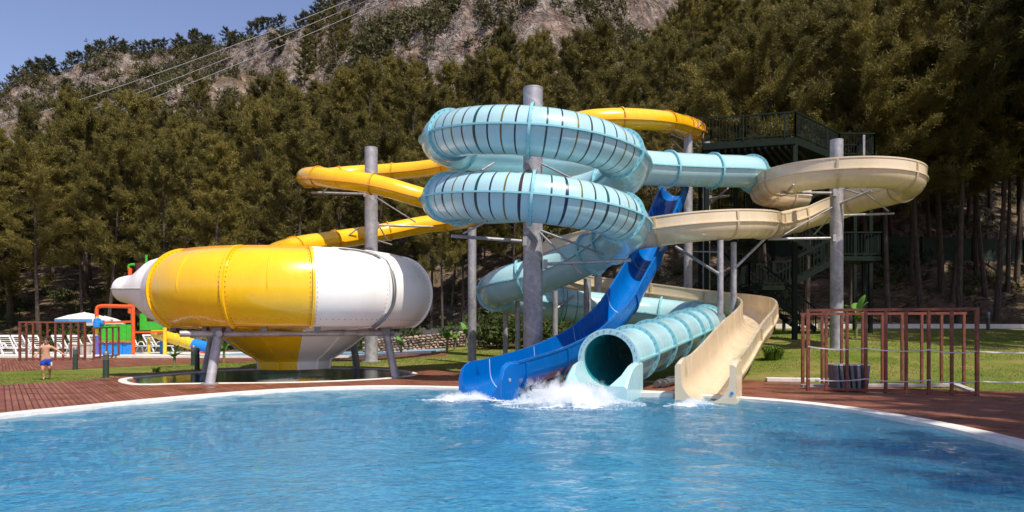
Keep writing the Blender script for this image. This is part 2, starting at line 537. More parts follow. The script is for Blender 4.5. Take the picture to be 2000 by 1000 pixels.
class MB:
    def __init__(self):
        self.v, self.f, self.m = [], [], []
    def add(self, vs, fs, mi=0):
        o = len(self.v)
        self.v.extend(tuple(map(float, v)) for v in vs)
        self.f.extend(tuple(o + i for i in f) for f in fs)
        if isinstance(mi, int):
            self.m.extend([mi] * len(fs))
        else:
            self.m.extend(mi)
        return self
    def box(self, c, s, rz=0.0, mi=0):
        cx, cy, cz = c
        ca, sa = math.cos(rz), math.sin(rz)
        vs = []
        for dz in (-.5, .5):
            for dx, dy in ((-.5, -.5), (.5, -.5), (.5, .5), (-.5, .5)):
                x, y = dx * s[0], dy * s[1]
                vs.append((cx + x * ca - y * sa, cy + x * sa + y * ca, cz + dz * s[2]))
        return self.add(vs, [(3, 2, 1, 0), (4, 5, 6, 7), (0, 1, 5, 4), (1, 2, 6, 5), (2, 3, 7, 6), (3, 0, 4, 7)], mi)
    def beam(self, p, q, w, h=None, mi=0):
        h = h or w
        p, q = np.array(p, float), np.array(q, float)
        d = q - p
        d /= np.linalg.norm(d)
        up = np.array((0, 0, 1.0)) if abs(d[2]) < 0.95 else np.array((0, 1.0, 0))
        s = np.cross(d, up); s /= np.linalg.norm(s)
        u = np.cross(s, d)
        vs = []
        for e in (p, q):
            for a, b in ((-1, -1), (1, -1), (1, 1), (-1, 1)):
                vs.append(e + s * a * w / 2 + u * b * h / 2)
        return self.add(vs, [(3, 2, 1, 0), (4, 5, 6, 7), (0, 1, 5, 4), (1, 2, 6, 5), (2, 3, 7, 6), (3, 0, 4, 7)], mi)
    def tube(self, pts, r, n=12, caps=True, mi=0):
        pts = [np.array(p, float) for p in pts]
        k = len(pts)
        rs = [r] * k if np.isscalar(r) else list(r)
        T = []
        for i in range(k):
            d = pts[min(i + 1, k - 1)] - pts[max(i - 1, 0)]
            T.append(d / (np.linalg.norm(d) + 1e-9))
        ref = np.array((0, 0, 1.0)) if abs(T[0][2]) < 0.9 else np.array((1.0, 0, 0))
        vs, fs = [], []
        s = np.cross(T[0], ref); s /= np.linalg.norm(s)
        for i in range(k):
            s = s - T[i] * np.dot(s, T[i]); s /= np.linalg.norm(s)
            u = np.cross(s, T[i])
            for j in range(n):
                a = 2 * math.pi * j / n
                vs.append(pts[i] + rs[i] * (math.cos(a) * s + math.sin(a) * u))
        for i in range(k - 1):
            for j in range(n):
                a, b = i * n + j, i * n + (j + 1) % n
                fs.append((a, a + n, b + n, b))
        if caps:
            fs.append(tuple(range(n)))
            fs.append(tuple((k - 1) * n + j for j in reversed(range(n))))
        return self.add(vs, fs, mi)
    def lathe(self, prof, c, a0=0, a1=2 * math.pi, n=32, mi=0):
        full = abs(a1 - a0 - 2 * math.pi) < 1e-6
        k = n if full else n + 1
        vs, fs = [], []
        for i in range(k):
            a = a0 + (a1 - a0) * i / n
            for r, h in prof:
                vs.append((c[0] + r * math.sin(a), c[1] - r * math.cos(a), c[2] + h))
        P = len(prof)
        for i in range(n):
            i2 = (i + 1) % k
            for j in range(P - 1):
                fs.append((i * P + j, i2 * P + j, i2 * P + j + 1, i * P + j + 1))
        return self.add(vs, fs, mi)
    def ball(self, c, r, n=8, sq=(1, 1, 1), mi=0):
        prof = [(math.sin(math.pi * j / n) * r, -math.cos(math.pi * j / n) * r) for j in range(n + 1)]
        o = len(self.v)
        self.lathe(prof, (0, 0, 0), n=n + 4, mi=mi)
        for i in range(o, len(self.v)):
            x, y, z = self.v[i]
            self.v[i] = (c[0] + x * sq[0], c[1] + y * sq[1], c[2] + z * sq[2])
        return self
    def build(self, name, mats, parent=None, angle=38, loc=None, tint=None, smooth=True):
        if not isinstance(mats, (list, tuple)):
            mats = [mats]
        V = np.array(self.v, dtype=float).reshape(-1, 3)
        if parent is not None:
            b = BASE[parent.name]
        elif loc is not None:
            b = Vector(loc)
        else:
            mn, mx = V.min(0), V.max(0)
            b = Vector(((mn[0] + mx[0]) / 2, (mn[1] + mx[1]) / 2, mn[2]))
        V = V - np.array(b)
        me = bpy.data.meshes.new(name)
        me.from_pydata(V.tolist(), [], self.f)
        for m in mats:
            me.materials.append(m)
        if len(mats) > 1:
            me.polygons.foreach_set('material_index', self.m)
        if tint is not None:
            at = me.attributes.new('tint', 'FLOAT', 'FACE')
            at.data.foreach_set('value', np.asarray(tint, dtype=np.float32))
        if smooth:
            me.shade_smooth()
            me.set_sharp_from_angle(angle=rad(angle))
        me.update()
        o = bpy.data.objects.new(name, me)
        COL.objects.link(o)
        BASE[o.name] = Vector(b)
        if parent is not None:
            o.parent = parent
        else:
            o.location = b
        return o

def tag(o, label=None, cat=None, group=None, kind=None):
    if label: o['label'] = label
    if cat: o['category'] = cat
    if group: o['group'] = group
    if kind: o['kind'] = kind
    return o

def thing(name, label, cat, loc, group=None):
    o = bpy.data.objects.new(name, None)
    o.empty_display_size = 0.3
    COL.objects.link(o)
    o.location = loc
    BASE[o.name] = Vector(loc)
    return tag(o, label, cat, group)

def copy_tree(o, parent=None):
    c = o.copy()
    COL.objects.link(c)
    BASE[c.name] = BASE[o.name]
    if parent is not None:
        c.parent = parent
    for ch in o.children:
        copy_tree(ch, c)
    return c

def at(px, py, Y):
    """the point at distance Y that shows at (px, py) of the 2000 x 1000 photograph"""
    return np.array(((px - 1000) * Y / FOC, Y, EYE + (HOR - py) * Y / FOC))

def catmull(pts, per=10):
    P = [np.array(p, float) for p in pts]
    P = [2 * P[0] - P[1]] + P + [2 * P[-1] - P[-2]]
    out = []
    for i in range(1, len(P) - 2):
        p0, p1, p2, p3 = P[i - 1:i + 3]
        a = 0.5
        t0 = 0; t1 = np.linalg.norm(p1 - p0) ** a; t2 = t1 + np.linalg.norm(p2 - p1) ** a; t3 = t2 + np.linalg.norm(p3 - p2) ** a
        for k in range(per):
            t = t1 + (t2 - t1) * k / per
            A1 = (t1 - t) / (t1 - t0) * p0 + (t - t0) / (t1 - t0) * p1
            A2 = (t2 - t) / (t2 - t1) * p1 + (t - t1) / (t2 - t1) * p2
            A3 = (t3 - t) / (t3 - t2) * p2 + (t - t2) / (t3 - t2) * p3
            B1 = (t2 - t) / (t2 - t0) * A1 + (t - t0) / (t2 - t0) * A2
            B2 = (t3 - t) / (t3 - t1) * A2 + (t - t1) / (t3 - t1) * A3
            out.append((t2 - t) / (t2 - t1) * B1 + (t - t1) / (t2 - t1) * B2)
    out.append(P[-2])
    return np.array(out)

def resample(pts, ds):
    pts = np.asarray(pts)
    L = np.r_[0, np.cumsum(np.linalg.norm(np.diff(pts, axis=0), axis=1))]
    n = max(2, int(round(L[-1] / ds)) + 1)
    t = np.linspace(0, L[-1], n)
    return np.stack([np.interp(t, L, pts[:, i]) for i in range(pts.shape[1])], 1), t

def soften(pts, k=6):
    p = pts.copy()
    for _ in range(k):
        q = p.copy()
        q[1:-1] = 0.25 * p[:-2] + 0.5 * p[1:-1] + 0.25 * p[2:]
        p = q
    return p

def frames(path):
    T = np.gradient(path, axis=0)
    T /= np.linalg.norm(T, axis=1)[:, None]
    Sd = np.cross(T, np.array((0, 0, 1.0)))
    Sd /= np.linalg.norm(Sd, axis=1)[:, None]
    U = np.cross(Sd, T)
    return T, Sd, U

def sweep(mb, path, fr, profs, closed=True, caps=True, mis=0):
    """profs: one list of (side, up) points for every station, or one for all"""
    T, Sd, U = fr
    k = len(path)
    one = not isinstance(profs[0][0], (list, tuple, np.ndarray))
    vs, fs, ms = [], [], []
    n = len(profs) if one else len(profs[0])
    for i in range(k):
        for a, b in (profs if one else profs[i]):
            vs.append(path[i] + Sd[i] * a + U[i] * b)
    m = n if closed else n - 1
    for i in range(k - 1):
        mi = mis if isinstance(mis, int) else mis[i]
        for j in range(m):
            a, b = i * n + j, i * n + (j + 1) % n
            fs.append((a, b, b + n, a + n)); ms.append(mi)
    if caps and closed:
        fs.append(tuple(reversed(range(n)))); ms.append(ms[0])
        fs.append(tuple((k - 1) * n + j for j in range(n))); ms.append(ms[-1])
    mb.add(vs, fs, ms)

def circle(r, n, a0=0.0):
    return [(r * math.cos(a0 + 2 * math.pi * j / n), r * math.sin(a0 + 2 * math.pi * j / n)) for j in range(n)]

def ss(a, b, x):
    t = min(1, max(0, (x - a) / (b - a)))
    return t * t * (3 - 2 * t)

def inside(poly, x, y):
    c = False
    j = len(poly) - 1
    for i in range(len(poly)):
        xi, yi = poly[i][0], poly[i][1]
        xj, yj = poly[j][0], poly[j][1]
        if (yi > y) != (yj > y) and x < (xj - xi) * (y - yi) / (yj - yi) + xi:
            c = not c
        j = i
    return c

def edge_dist(poly, x, y):
    p = np.array([(q[0], q[1]) for q in poly])
    a, b = p, np.roll(p, -1, 0)
    d = b - a
    t = np.clip(((x - a[:, 0]) * d[:, 0] + (y - a[:, 1]) * d[:, 1]) / ((d ** 2).sum(1) + 1e-12), 0, 1)
    q = a + d * t[:, None]
    return float(np.sqrt(((q - (x, y)) ** 2).sum(1)).min())
# ------------------------------------------------------------------ ground, pool, deck
POOL_CTRL = [(-8.65, 12.1), (-7.85, 13.75), (-6.7, 15.75), (-5.0, 17.45), (-3.3, 18.1), (-1.3, 17.7), (0.6, 16.9), (2.7, 16.5),
             (4.9, 15.05), (5.95, 13.6), (6.45, 11.2), (6.4, 8.85), (5.9, 6.0), (4.3, 3.2), (0.5, 1.7), (-4.5, 2.3), (-8.0, 5.2), (-9.1, 9.0)]
def closed_curve(ctrl, ds):
    c = [(x, y, 0) for x, y in ctrl]
    p = catmull(c[-3:] + c + c[:3], 10)
    i0, i1 = 30 - 10, 30 - 10 + 10 * len(c)
    p = p[i0:i1 + 1]
    q, _ = resample(p, ds)
    return q[:-1, :2]
POOL = closed_curve(POOL_CTRL, 0.35)
CATCH = closed_curve([(-11.15, 20.9), (-9.75, 18.85), (-9.3, 18.95), (-8.0, 19.25), (-5.7, 19.65), (-3.9, 20.9), (-3.2, 22.6), (-4.4, 25.3), (-7.3, 26.2), (-9.8, 24.9), (-10.9, 22.3)], 0.3)
DECK_EDGE = [(-60, 18.3), (-13.4, 18.4), (-12.2, 20.4), (-11.9, 22.5), (-11.3, 25.2), (-9.0, 27.2), (-5.0, 27.4), (-3.0, 25.6), (-1.5, 24.2),
             (1.0, 21.4), (3.0, 20.2), (5.0, 20.0), (7.0, 20.6), (8.3, 20.0), (9.2, 17.9), (12, 16.6), (16, 15.9), (60, 15.5), (60, -26), (-60, -26)]
WATER_Z = -0.03

def g_near(x, y):
    k = 0.033 * ss(-9, -1, x) + 0.04 * ss(2, 12, x)
    y0 = 24.5 - 7 * ss(2, 10, x)
    return k * max(0.0, min(y, 44) - y0)
SKY_TAB = [(-700, 470), (-300, 370), (-60, 262), (0, 238), (18, 214), (40, 205), (100, 178), (170, 155), (240, 152), (330, 152), (440, 152), (520, 140), (570, 122), (595, 92), (620, 68), (660, 10), (720, -40), (800, -70),
           (1000, -110), (1300, -160), (1700, -200), (2100, -230), (2700, -260), (3300, -260)]
def hill_front(x):
    return 45 - 2.5 * ss(-6, 2, x) - 3.5 * ss(5, 16, x)
def ground(x, y, rough=True):
    h = g_near(x, y)
    hf = hill_front(x)
    if y < hf:
        return h
    q = x / y
    px = 1000 + FOC * q
    s1 = 0.29 + 0.30 * ss(200, 1300, px)
    rb = 112 - 14 * ss(200, 900, px) + 55 * ss(1000, 1500, px)
    rr = 290 - 85 * ss(300, 800, px)
    tr = (HOR - float(np.interp(px, [a for a, b in SKY_TAB], [b for a, b in SKY_TAB]))) / FOC
    d = min(y, rb) - hf
    h += s1 * d * ss(-2, 14, d) if d < 14 else s1 * d
    if y > rb:
        h1 = h
        hR = EYE + tr * rr
        t = (y - rb) / (rr - rb)
        if t <= 1:
            w = 0.14 * noise.noise((x * 0.02, y * 0.006, 3.1))
            tt = min(1, max(0, t + w * math.sin(math.pi * t)))
            s0 = 0.10 * noise.noise((x * 0.03, y * 0.012, 8.0))
            f = 0.55 * tt + 0.20 * ss(0.05 + s0, 0.22 + s0, tt) + 0.25 * ss(0.55 + s0, 0.72 + s0, tt)
            h = h1 + (hR - h1) * f
        else:
            h = hR - 0.10 * (y - rr)
    if rough:
        a = ss(hf, hf + 25, y) * 0.5 + 6.0 * ss(rb - 4, rb + 25, y)
        if a > 0.01:
            pz = h * 0.5
            n = 0.0
            for fq, am in ((0.03, 1.0), (0.09, 0.55), (0.24, 0.34), (0.6, 0.16)):
                n += am * (1 - 2 * abs(noise.noise((x * fq, y * fq * 0.8, pz * fq))))
            h += a * (n - 0.75) * (1.0 if y < rr - 50 else max(0.22, 1 - (y - rr + 50) / 50))
    return h

GROUND_Y = 40.0
def build_ground():
    xs = np.unique(np.r_[np.arange(-66, -20, 1.5), np.arange(-20, 20, 0.4), np.arange(20, 66.1, 1.5)])
    ys = np.unique(np.r_[np.arange(-26, 14, 1.0), np.arange(14, 30, 0.4), np.arange(30, GROUND_Y, 0.8), [GROUND_Y]])
    vs, fs = [], []
    for y in ys:
        for x in xs:
            z = ground(x, y)
            if inside(DECK_EDGE, x, y) and edge_dist(DECK_EDGE, x, y) > 0.75:
                z = -0.3
                for P, dep in ((POOL, -1.9), (CATCH, -0.9)):
                    if inside(P, x, y) or edge_dist(P, x, y) < 0.8:
                        z = dep
            vs.append((x, y, z))
    nx = len(xs)
    for j in range(len(ys) - 1):
        for i in range(nx - 1):
            a = j * nx + i
            fs.append((a, a + 1, a + nx + 1, a + nx))
    mb = MB(); mb.add(vs, fs)
    tag(mb.build('lawn_ground', M['lawn'], loc=(0, 0, 0)), kind='structure')
    # hillside: fans out away from the pool
    qs = np.unique(np.r_[np.arange(-2.2, -0.9, 0.03), np.arange(-0.9, 0.9, 0.0062), np.arange(0.9, 2.21, 0.03)])
    rs = np.unique(np.r_[GROUND_Y + np.geomspace(0.0001, 75, 52) - 0.0001, np.linspace(116, 330, 140), np.linspace(335, 420, 12)])
    vs, fs = [], []
    for y in rs:
        for q in qs:
            vs.append((q * y, y, ground(q * y, y)))
    nx = len(qs)
    for j in range(len(rs) - 1):
        for i in range(nx - 1):
            a = j * nx + i
            fs.append((a, a + 1, a + nx + 1, a + nx))
    mb = MB(); mb.add(vs, fs)
    tag(mb.build('mountain_hillside', M['hill'], loc=(0, 0, 0), angle=60), kind='structure')
build_ground()

def flat_sheet(name, outer, holes, z, mat, kind='structure', skirt=0.25):
    bm = bmesh.new()
    edges = []
    for loop in [outer] + holes:
        vs = [bm.verts.new((x, y, z)) for x, y in loop]
        for i in range(len(vs)):
            edges.append(bm.edges.new((vs[i], vs[(i + 1) % len(vs)])))
    bmesh.ops.triangle_fill(bm, use_beauty=True, edges=edges)
    for f in bm.faces:
        if f.normal.z < 0: f.normal_flip()
    if skirt:
        ret = bmesh.ops.extrude_edge_only(bm, edges=[e for e in bm.edges if len(e.link_faces) == 1])
        for v in [g for g in ret['geom'] if isinstance(g, bmesh.types.BMVert)]:
            v.co.z -= skirt
    bmesh.ops.recalc_face_normals(bm, faces=bm.faces)
    me = bpy.data.meshes.new(name)
    bm.to_mesh(me); bm.free()
    me.materials.append(mat)
    o = bpy.data.objects.new(name, me)
    COL.objects.link(o)
    BASE[o.name] = Vector((0, 0, 0))
    return tag(o, kind=kind)

def offset_loop(loop, d):
    p = np.asarray(loop)
    t = np.roll(p, -1, 0) - np.roll(p, 1, 0)
    t /= np.linalg.norm(t, axis=1)[:, None]
    area = 0.5 * np.sum(p[:, 0] * np.roll(p[:, 1], -1) - np.roll(p[:, 0], -1) * p[:, 1])
    n = np.stack([t[:, 1], -t[:, 0]], 1) * (1 if area > 0 else -1)
    return p + n * d

POOL_OUT, CATCH_OUT = offset_loop(POOL, 0.33), offset_loop(CATCH, 0.22)
flat_sheet('wooden_deck', DECK_EDGE, [POOL_OUT.tolist(), CATCH_OUT.tolist()], 0.03, M['deck'], skirt=0.3)

def coping(name, inner, outer, zt, mat):
    n = len(inner)
    mb = MB(); vs, fs = [], []
    for i in range(n):
        d = (np.array(outer[i]) - np.array(inner[i]))
        for f, z in ((0.0, -0.32), (0.0, zt - 0.012), (0.05, zt), (0.93, zt), (0.999, zt - 0.012), (0.999, -0.2)):
            p = np.array(inner[i]) + d * f
            vs.append((p[0], p[1], z))
    for i in range(n):
        j = (i + 1) % n
        for k in range(5):
            fs.append((i * 6 + k, i * 6 + k + 1, j * 6 + k + 1, j * 6 + k))
    mb.add(vs, fs)
    return tag(mb.build(name, mat, loc=(0, 0, 0)), kind='structure')
coping('pool_coping', POOL, POOL_OUT, 0.045, M['coping'])
coping('catch_pool_coping', CATCH, CATCH_OUT, 0.05, M['coping'])

def basin(name, loop, depth, mat, slope=0.0):
    bm = bmesh.new()
    top = [bm.verts.new((x, y, 0.0)) for x, y in offset_loop(loop, 0.015)]
    low = [bm.verts.new((x, y, depth)) for x, y in offset_loop(loop, 0.015)]
    n = len(top); es = []
    for i in range(n):
        j = (i + 1) % n
        bm.faces.new((top[i], top[j], low[j], low[i]))
        es.append(bm.edges.get((low[i], low[j])))
    bmesh.ops.triangle_fill(bm, use_beauty=True, edges=es)
    bmesh.ops.recalc_face_normals(bm, faces=bm.faces)
    me = bpy.data.meshes.new(name)
    bm.to_mesh(me); bm.free()
    me.materials.append(mat)
    o = bpy.data.objects.new(name, me); COL.objects.link(o)
    BASE[o.name] = Vector((0, 0, 0))
    return tag(o, kind='structure')
basin('pool_basin', POOL, -1.25, M['pool_ripple_tile'])
basin('catch_pool_basin', CATCH, -0.75, M['dark_tile'])

def water_sheet(name, loop, z, mat, amp, res):
    p = np.asarray(loop)
    mb = MB()
    x0, y0 = p.min(0) - 0.3; x1, y1 = p.max(0) + 0.3
    nx, ny = int((x1 - x0) / res) + 1, int((y1 - y0) / res) + 1
    X = np.linspace(x0, x1, nx); Y = np.linspace(y0, y1, ny)
    gx, gy = np.meshgrid(X, Y)
    h = np.zeros_like(gx)
    r = np.random.default_rng(5)
    for i in range(46):
        a = r.uniform(-0.9, 0.9) + math.pi / 2 * (1 if i % 3 else 0.2)
        L = 0.26 * 1.045 ** i
        k = 2 * math.pi / L
        ph = r.uniform(0, 6.28)
        wob = 0.8 * np.sin(0.55 * gx + r.uniform(0, 6)) + 0.8 * np.sin(0.5 * gy + r.uniform(0, 6))
        h += L * np.sin(k * (gx * math.cos(a) + gy * math.sin(a)) + ph + wob * 1.5)
    h *= amp / (h.std() + 1e-9)
    if amp > 0.005:                                     # livelier water where the slides run out
        for cx, cy, s in ((-0.5, 15.4, 1.6), (1.9, 14.8, 2.2), (4.1, 14.3, 1.3)):
            h *= 1 + 0.8 * np.exp(-((gx - cx) ** 2 + (gy - cy) ** 2) / s ** 2)
    ins = np.array([[inside(offset_loop(loop, 0.01), x, y) for x in X] for y in Y])
    vs = np.stack([gx, gy, z + h], -1).reshape(-1, 3)
    use = {}
    fs = []
    grow = ins.copy()
    for j in range(ny - 1):
        for i in range(nx - 1):
            if ins[j, i] or ins[j, i + 1] or ins[j + 1, i] or ins[j + 1, i + 1]:
                fs.append((j * nx + i, j * nx + i + 1, (j + 1) * nx + i + 1, (j + 1) * nx + i))
    mb.add(vs, fs)
    return tag(mb.build(name, mat, loc=(0, 0, 0), angle=180), kind='structure')
water_sheet('pool_water', POOL, WATER_Z, M['water'], 0.0085, 0.07)
water_sheet('catch_pool_water', CATCH, 0.022, M['still_water'], 0.0008, 0.2)

# back path and the children's splash pad, both following the lawn
def draped(name, poly, dz, mat, res=1.2):
    bm = bmesh.new()
    vs = [bm.verts.new((x, y, 0)) for x, y in poly]
    es = [bm.edges.new((vs[i], vs[(i + 1) % len(vs)])) for i in range(len(vs))]
    bmesh.ops.triangle_fill(bm, use_beauty=True, edges=es)
    bmesh.ops.subdivide_edges(bm, edges=[e for e in bm.edges if e.calc_length() > res], cuts=8, use_grid_fill=True)
    for v in bm.verts:
        v.co.z = ground(v.co.x, v.co.y) + dz
    ret = bmesh.ops.extrude_edge_only(bm, edges=[e for e in bm.edges if len(e.link_faces) == 1])
    for v in [g for g in ret['geom'] if isinstance(g, bmesh.types.BMVert)]:
        v.co.z -= 0.2
    bmesh.ops.recalc_face_normals(bm, faces=bm.faces)
    me = bpy.data.meshes.new(name)
    bm.to_mesh(me); bm.free()
    me.materials.append(mat)
    o = bpy.data.objects.new(name, me); COL.objects.link(o)
    BASE[o.name] = Vector((0, 0, 0))
    return tag(o, kind='structure')
draped('back_path', [(-60, 23.4), (-20, 23.6), (-16.2, 25.8), (-13.6, 30.0), (-11, 31.8), (-3, 32.6), (-3.2, 35.4), (-10, 35.6), (-60, 36.0)], 0.02, M['deck'])
draped('splash_pad', [(-38, 36.4), (-4.5, 35.9), (-3.5, 38), (-8, 44.0), (-38, 43.6)], 0.06, M['splash_tile'])
draped('splash_pad_kerb', [(-38, 36.0), (-4.0, 35.55), (-4.3, 35.9), (-38, 36.4)], 0.12, M['coping'])
draped('lounger_terrace', [(-38, 37.0), (-17, 37.2), (-15, 42.5), (-38, 42.6)], 0.075, M['coping'])
# kerb at the top of the right-hand lawn
kb = MB()
ks = [(x, 38.2 - 0.02 * (x - 9)) for x in np.arange(9.0, 40, 1.0)]
for (xa, ya), (xb, yb) in zip(ks[:-1], ks[1:]):
    kb.beam((xa, ya, ground(xa, ya) + 0.10), (xb, yb, ground(xb, yb) + 0.10), 0.3, 0.25)
tag(kb.build('lawn_kerb', M['coping'], loc=(0, 0, 0)), kind='structure')

# ------------------------------------------------------------------ trees
def blades(cs, n_per, spread, length, width, rng, up=0.5):
    """needle tufts: thin triangles scattered round the clump centres cs"""
    K = len(cs)
    N = K * n_per
    c = np.repeat(cs, n_per, 0) + rng.normal(0, 1, (N, 3)) * spread
    d = rng.normal(0, 1, (N, 3)); d[:, 2] += up
    d /= np.linalg.norm(d, axis=1)[:, None]
    s = np.cross(d, rng.normal(0, 1, (N, 3)))
    s /= np.linalg.norm(s, axis=1)[:, None]
    L = length * rng.uniform(0.6, 1.4, (N, 1)); w = width * rng.uniform(0.6, 1.4, (N, 1))
    v = np.empty((N, 3, 3))
    v[:, 0] = c - s * w / 2; v[:, 1] = c + s * w / 2; v[:, 2] = c + d * L
    tint = np.repeat(rng.uniform(0, 1, K), n_per) * 0.75 + rng.uniform(0, 0.25, N)
    return v.reshape(-1, 3), tint

def tri_mesh(name, v, tint, mat):
    me = bpy.data.meshes.new(name)
    n = len(v) // 3
    me.vertices.add(len(v)); me.vertices.foreach_set('co', v.astype(np.float32).ravel())
    me.loops.add(len(v)); me.loops.foreach_set('vertex_index', np.arange(len(v), dtype=np.int32))
    me.polygons.add(n)
    me.polygons.foreach_set('loop_start', np.arange(0, len(v), 3, dtype=np.int32))
    a = me.attributes.new('tint', 'FLOAT', 'FACE')
    a.data.foreach_set('value', tint.astype(np.float32))
    me.materials.append(mat)
    me.update(); me.validate()
    return me

def pine(seed, H, crown_lo, R, mat, n_limb, n_twig, per_tuft, shape='cone', blade=(0.22, 0.04), twig=0.85, girth=1.0, spread=0.10, steps=4):
    """returns trunk mesh and crown mesh of one pine: trunk with limbs, twigs on every limb, needles along every twig"""
    rng = np.random.default_rng(seed)
    bend = rng.uniform(-0.5, 0.5, 2) * H * 0.06
    def axis(t):
        return np.array((bend[0] * math.sin(2.2 * t), bend[1] * math.sin(2.6 * t), H * t))
    tb = MB()
    ts = np.linspace(-0.03, 1, 12)
    r0 = (0.014 * H + 0.02) * girth
    tb.tube([axis(t) for t in ts], [r0 * (1 - 0.90 * max(t, 0)) * (1.25 if t < 0.03 else 1) for t in ts], 8)
    P, D, K = [], [], []
    def add_twig(p, d, L, k):
        d = d / np.linalg.norm(d)
        for i in range(steps):
            s = (i + 0.6) / steps
            P.append(p + d * L * s + np.array((0, 0, 0.12 * L * s * s))); D.append(d); K.append(k)
    lop = rng.uniform(0, 6.28)
    kk = 0
    for i in range(n_limb):
        u = (i + rng.uniform(0, 1)) / n_limb
        t = crown_lo + (0.97 - crown_lo) * u ** 0.9
        a = i * 2.4 + rng.uniform(-0.6, 0.6)
        if shape == 'cone':
            L = R * (0.22 + 0.78 * (1 - u) ** 0.85) * (0.6 + 0.4 * min(1, u * 6))
        else:
            L = R * math.sin(math.pi * (0.20 + 0.70 * u))
        L *= rng.uniform(0.55, 1.2) * (1 + 0.22 * math.cos(a - lop))
        rise = rng.uniform(-0.10, 0.35) + 0.40 * u
        p0 = axis(t)
        pts = []
        for k in range(6):
            s = k / 5
            pts.append(p0 + np.array((math.cos(a) * L * s, math.sin(a) * L * s, L * (rise * s + 0.25 * s * s))) + rng.normal(0, 0.04 * L, 3) * s)
        tb.tube(pts, [max(0.010, r0 * 0.30 * (1 - t * 0.6) * (1 - 0.85 * k / 5)) for k in range(6)], 5, caps=False)
        pa = np.array(pts)
        for k in range(n_twig):
            s = 0.30 + 0.70 * (k + rng.uniform(0, 1)) / n_twig
            q = np.array([np.interp(s, np.linspace(0, 1, 6), pa[:, j]) for j in range(3)])
            d = np.array((math.cos(a), math.sin(a), 0.35)) + rng.normal(0, 1, 3) * np.array((0.75, 0.75, 0.45))
            d[2] += 0.25
            add_twig(q, d, twig * rng.uniform(0.6, 1.25) * (0.6 + 0.5 * (1 - u)), kk); kk += 1
    for k in range(14):
        tt = 0.86 + 0.14 * k / 13
        d = rng.normal(0, 1, 3) * np.array((1, 1, 0.2)) * (1.05 - tt) * 5 + np.array((0, 0, 1.0))
        add_twig(axis(tt), d, twig * 0.7, kk); kk += 1
    P, D, K = np.array(P), np.array(D), np.array(K)
    n = len(P) * per_tuft
    c = np.repeat(P, per_tuft, 0) + rng.normal(0, spread, (n, 3)) * (1, 1, 0.8)
    d = np.repeat(D, per_tuft, 0) * 0.7 + rng.normal(0, 0.62, (n, 3)); d[:, 2] += 0.18
    d /= np.linalg.norm(d, axis=1)[:, None]
    s = np.cross(d, rng.normal(0, 1, (n, 3))); s /= np.linalg.norm(s, axis=1)[:, None]
    Lb = blade[0] * rng.uniform(0.6, 1.4, (n, 1)); w = blade[1] * rng.uniform(0.6, 1.4, (n, 1))
    v = np.empty((n, 3, 3))
    v[:, 0] = c - s * w / 2; v[:, 1] = c + s * w / 2; v[:, 2] = c + d * Lb
    kt = rng.uniform(0, 1, K.max() + 1)
    tint = np.repeat(kt[K], per_tuft) * 0.7 + rng.uniform(0, 0.3, n)
    tm = tb.build('trunk', M['bark'], loc=(0, 0, 0))
    me = tm.data
    COL.objects.unlink(tm); bpy.data.objects.remove(tm)
    return me, tri_mesh('crown', v.reshape(-1, 3), tint, mat)

NEAR = [pine(100 + i, [13, 14, 12.5, 13.5, 14.5, 12, 13.5, 14, 13, 14][i], [0.14, 0.24, 0.12, 0.2, 0.28, 0.12, 0.22, 0.16, 0.18, 0.15][i], [3.3, 3.5, 2.9, 3.7, 3.3, 2.7, 3.6, 3.0, 3.4, 2.8][i], M['needles'], 40, 13, 22,
             ['cone', 'round'][i in (1, 6)], (0.26, 0.045), 0.95) for i in range(10)]
TALL = [pine(150 + i, 14.0, 0.40, 3.4, M['needles'], 30, 17, 30, 'round', (0.20, 0.032), 0.8, 0.68) for i in range(3)]
FAR = [pine(200 + i, 8.0, 0.18, 3.2, M['needles_far'], 16, 9, 9, 'round', (0.55, 0.16), 1.1, 1.0, 0.2, 3) for i in range(5)]

LABEL_FOREST = 'olive green pine growing in the dense forest on the hillside behind the slides'
LABEL_RIDGE = 'small dark pine standing among the rocks of the mountain top'
def plant_tree(variants, x, y, sc, group, label, sink=0.15, lean=0.04):
    tm, cm = random.choice(variants)
    z = ground(x, y)
    o = thing('pine_tree', label, 'tree', (x, y, z - sink), group)
    o.rotation_euler = (random.uniform(-lean, lean), random.uniform(-lean, lean), random.uniform(0, 6.283))
    o.scale = (sc * random.uniform(0.86, 1.08),) * 2 + (sc * random.uniform(0.90, 1.20),)
    for nm, me in (('trunk', tm), ('crown', cm)):
        c = bpy.data.objects.new(nm, me); COL.objects.link(c); c.parent = o
        BASE[c.name] = BASE[o.name]
    return o

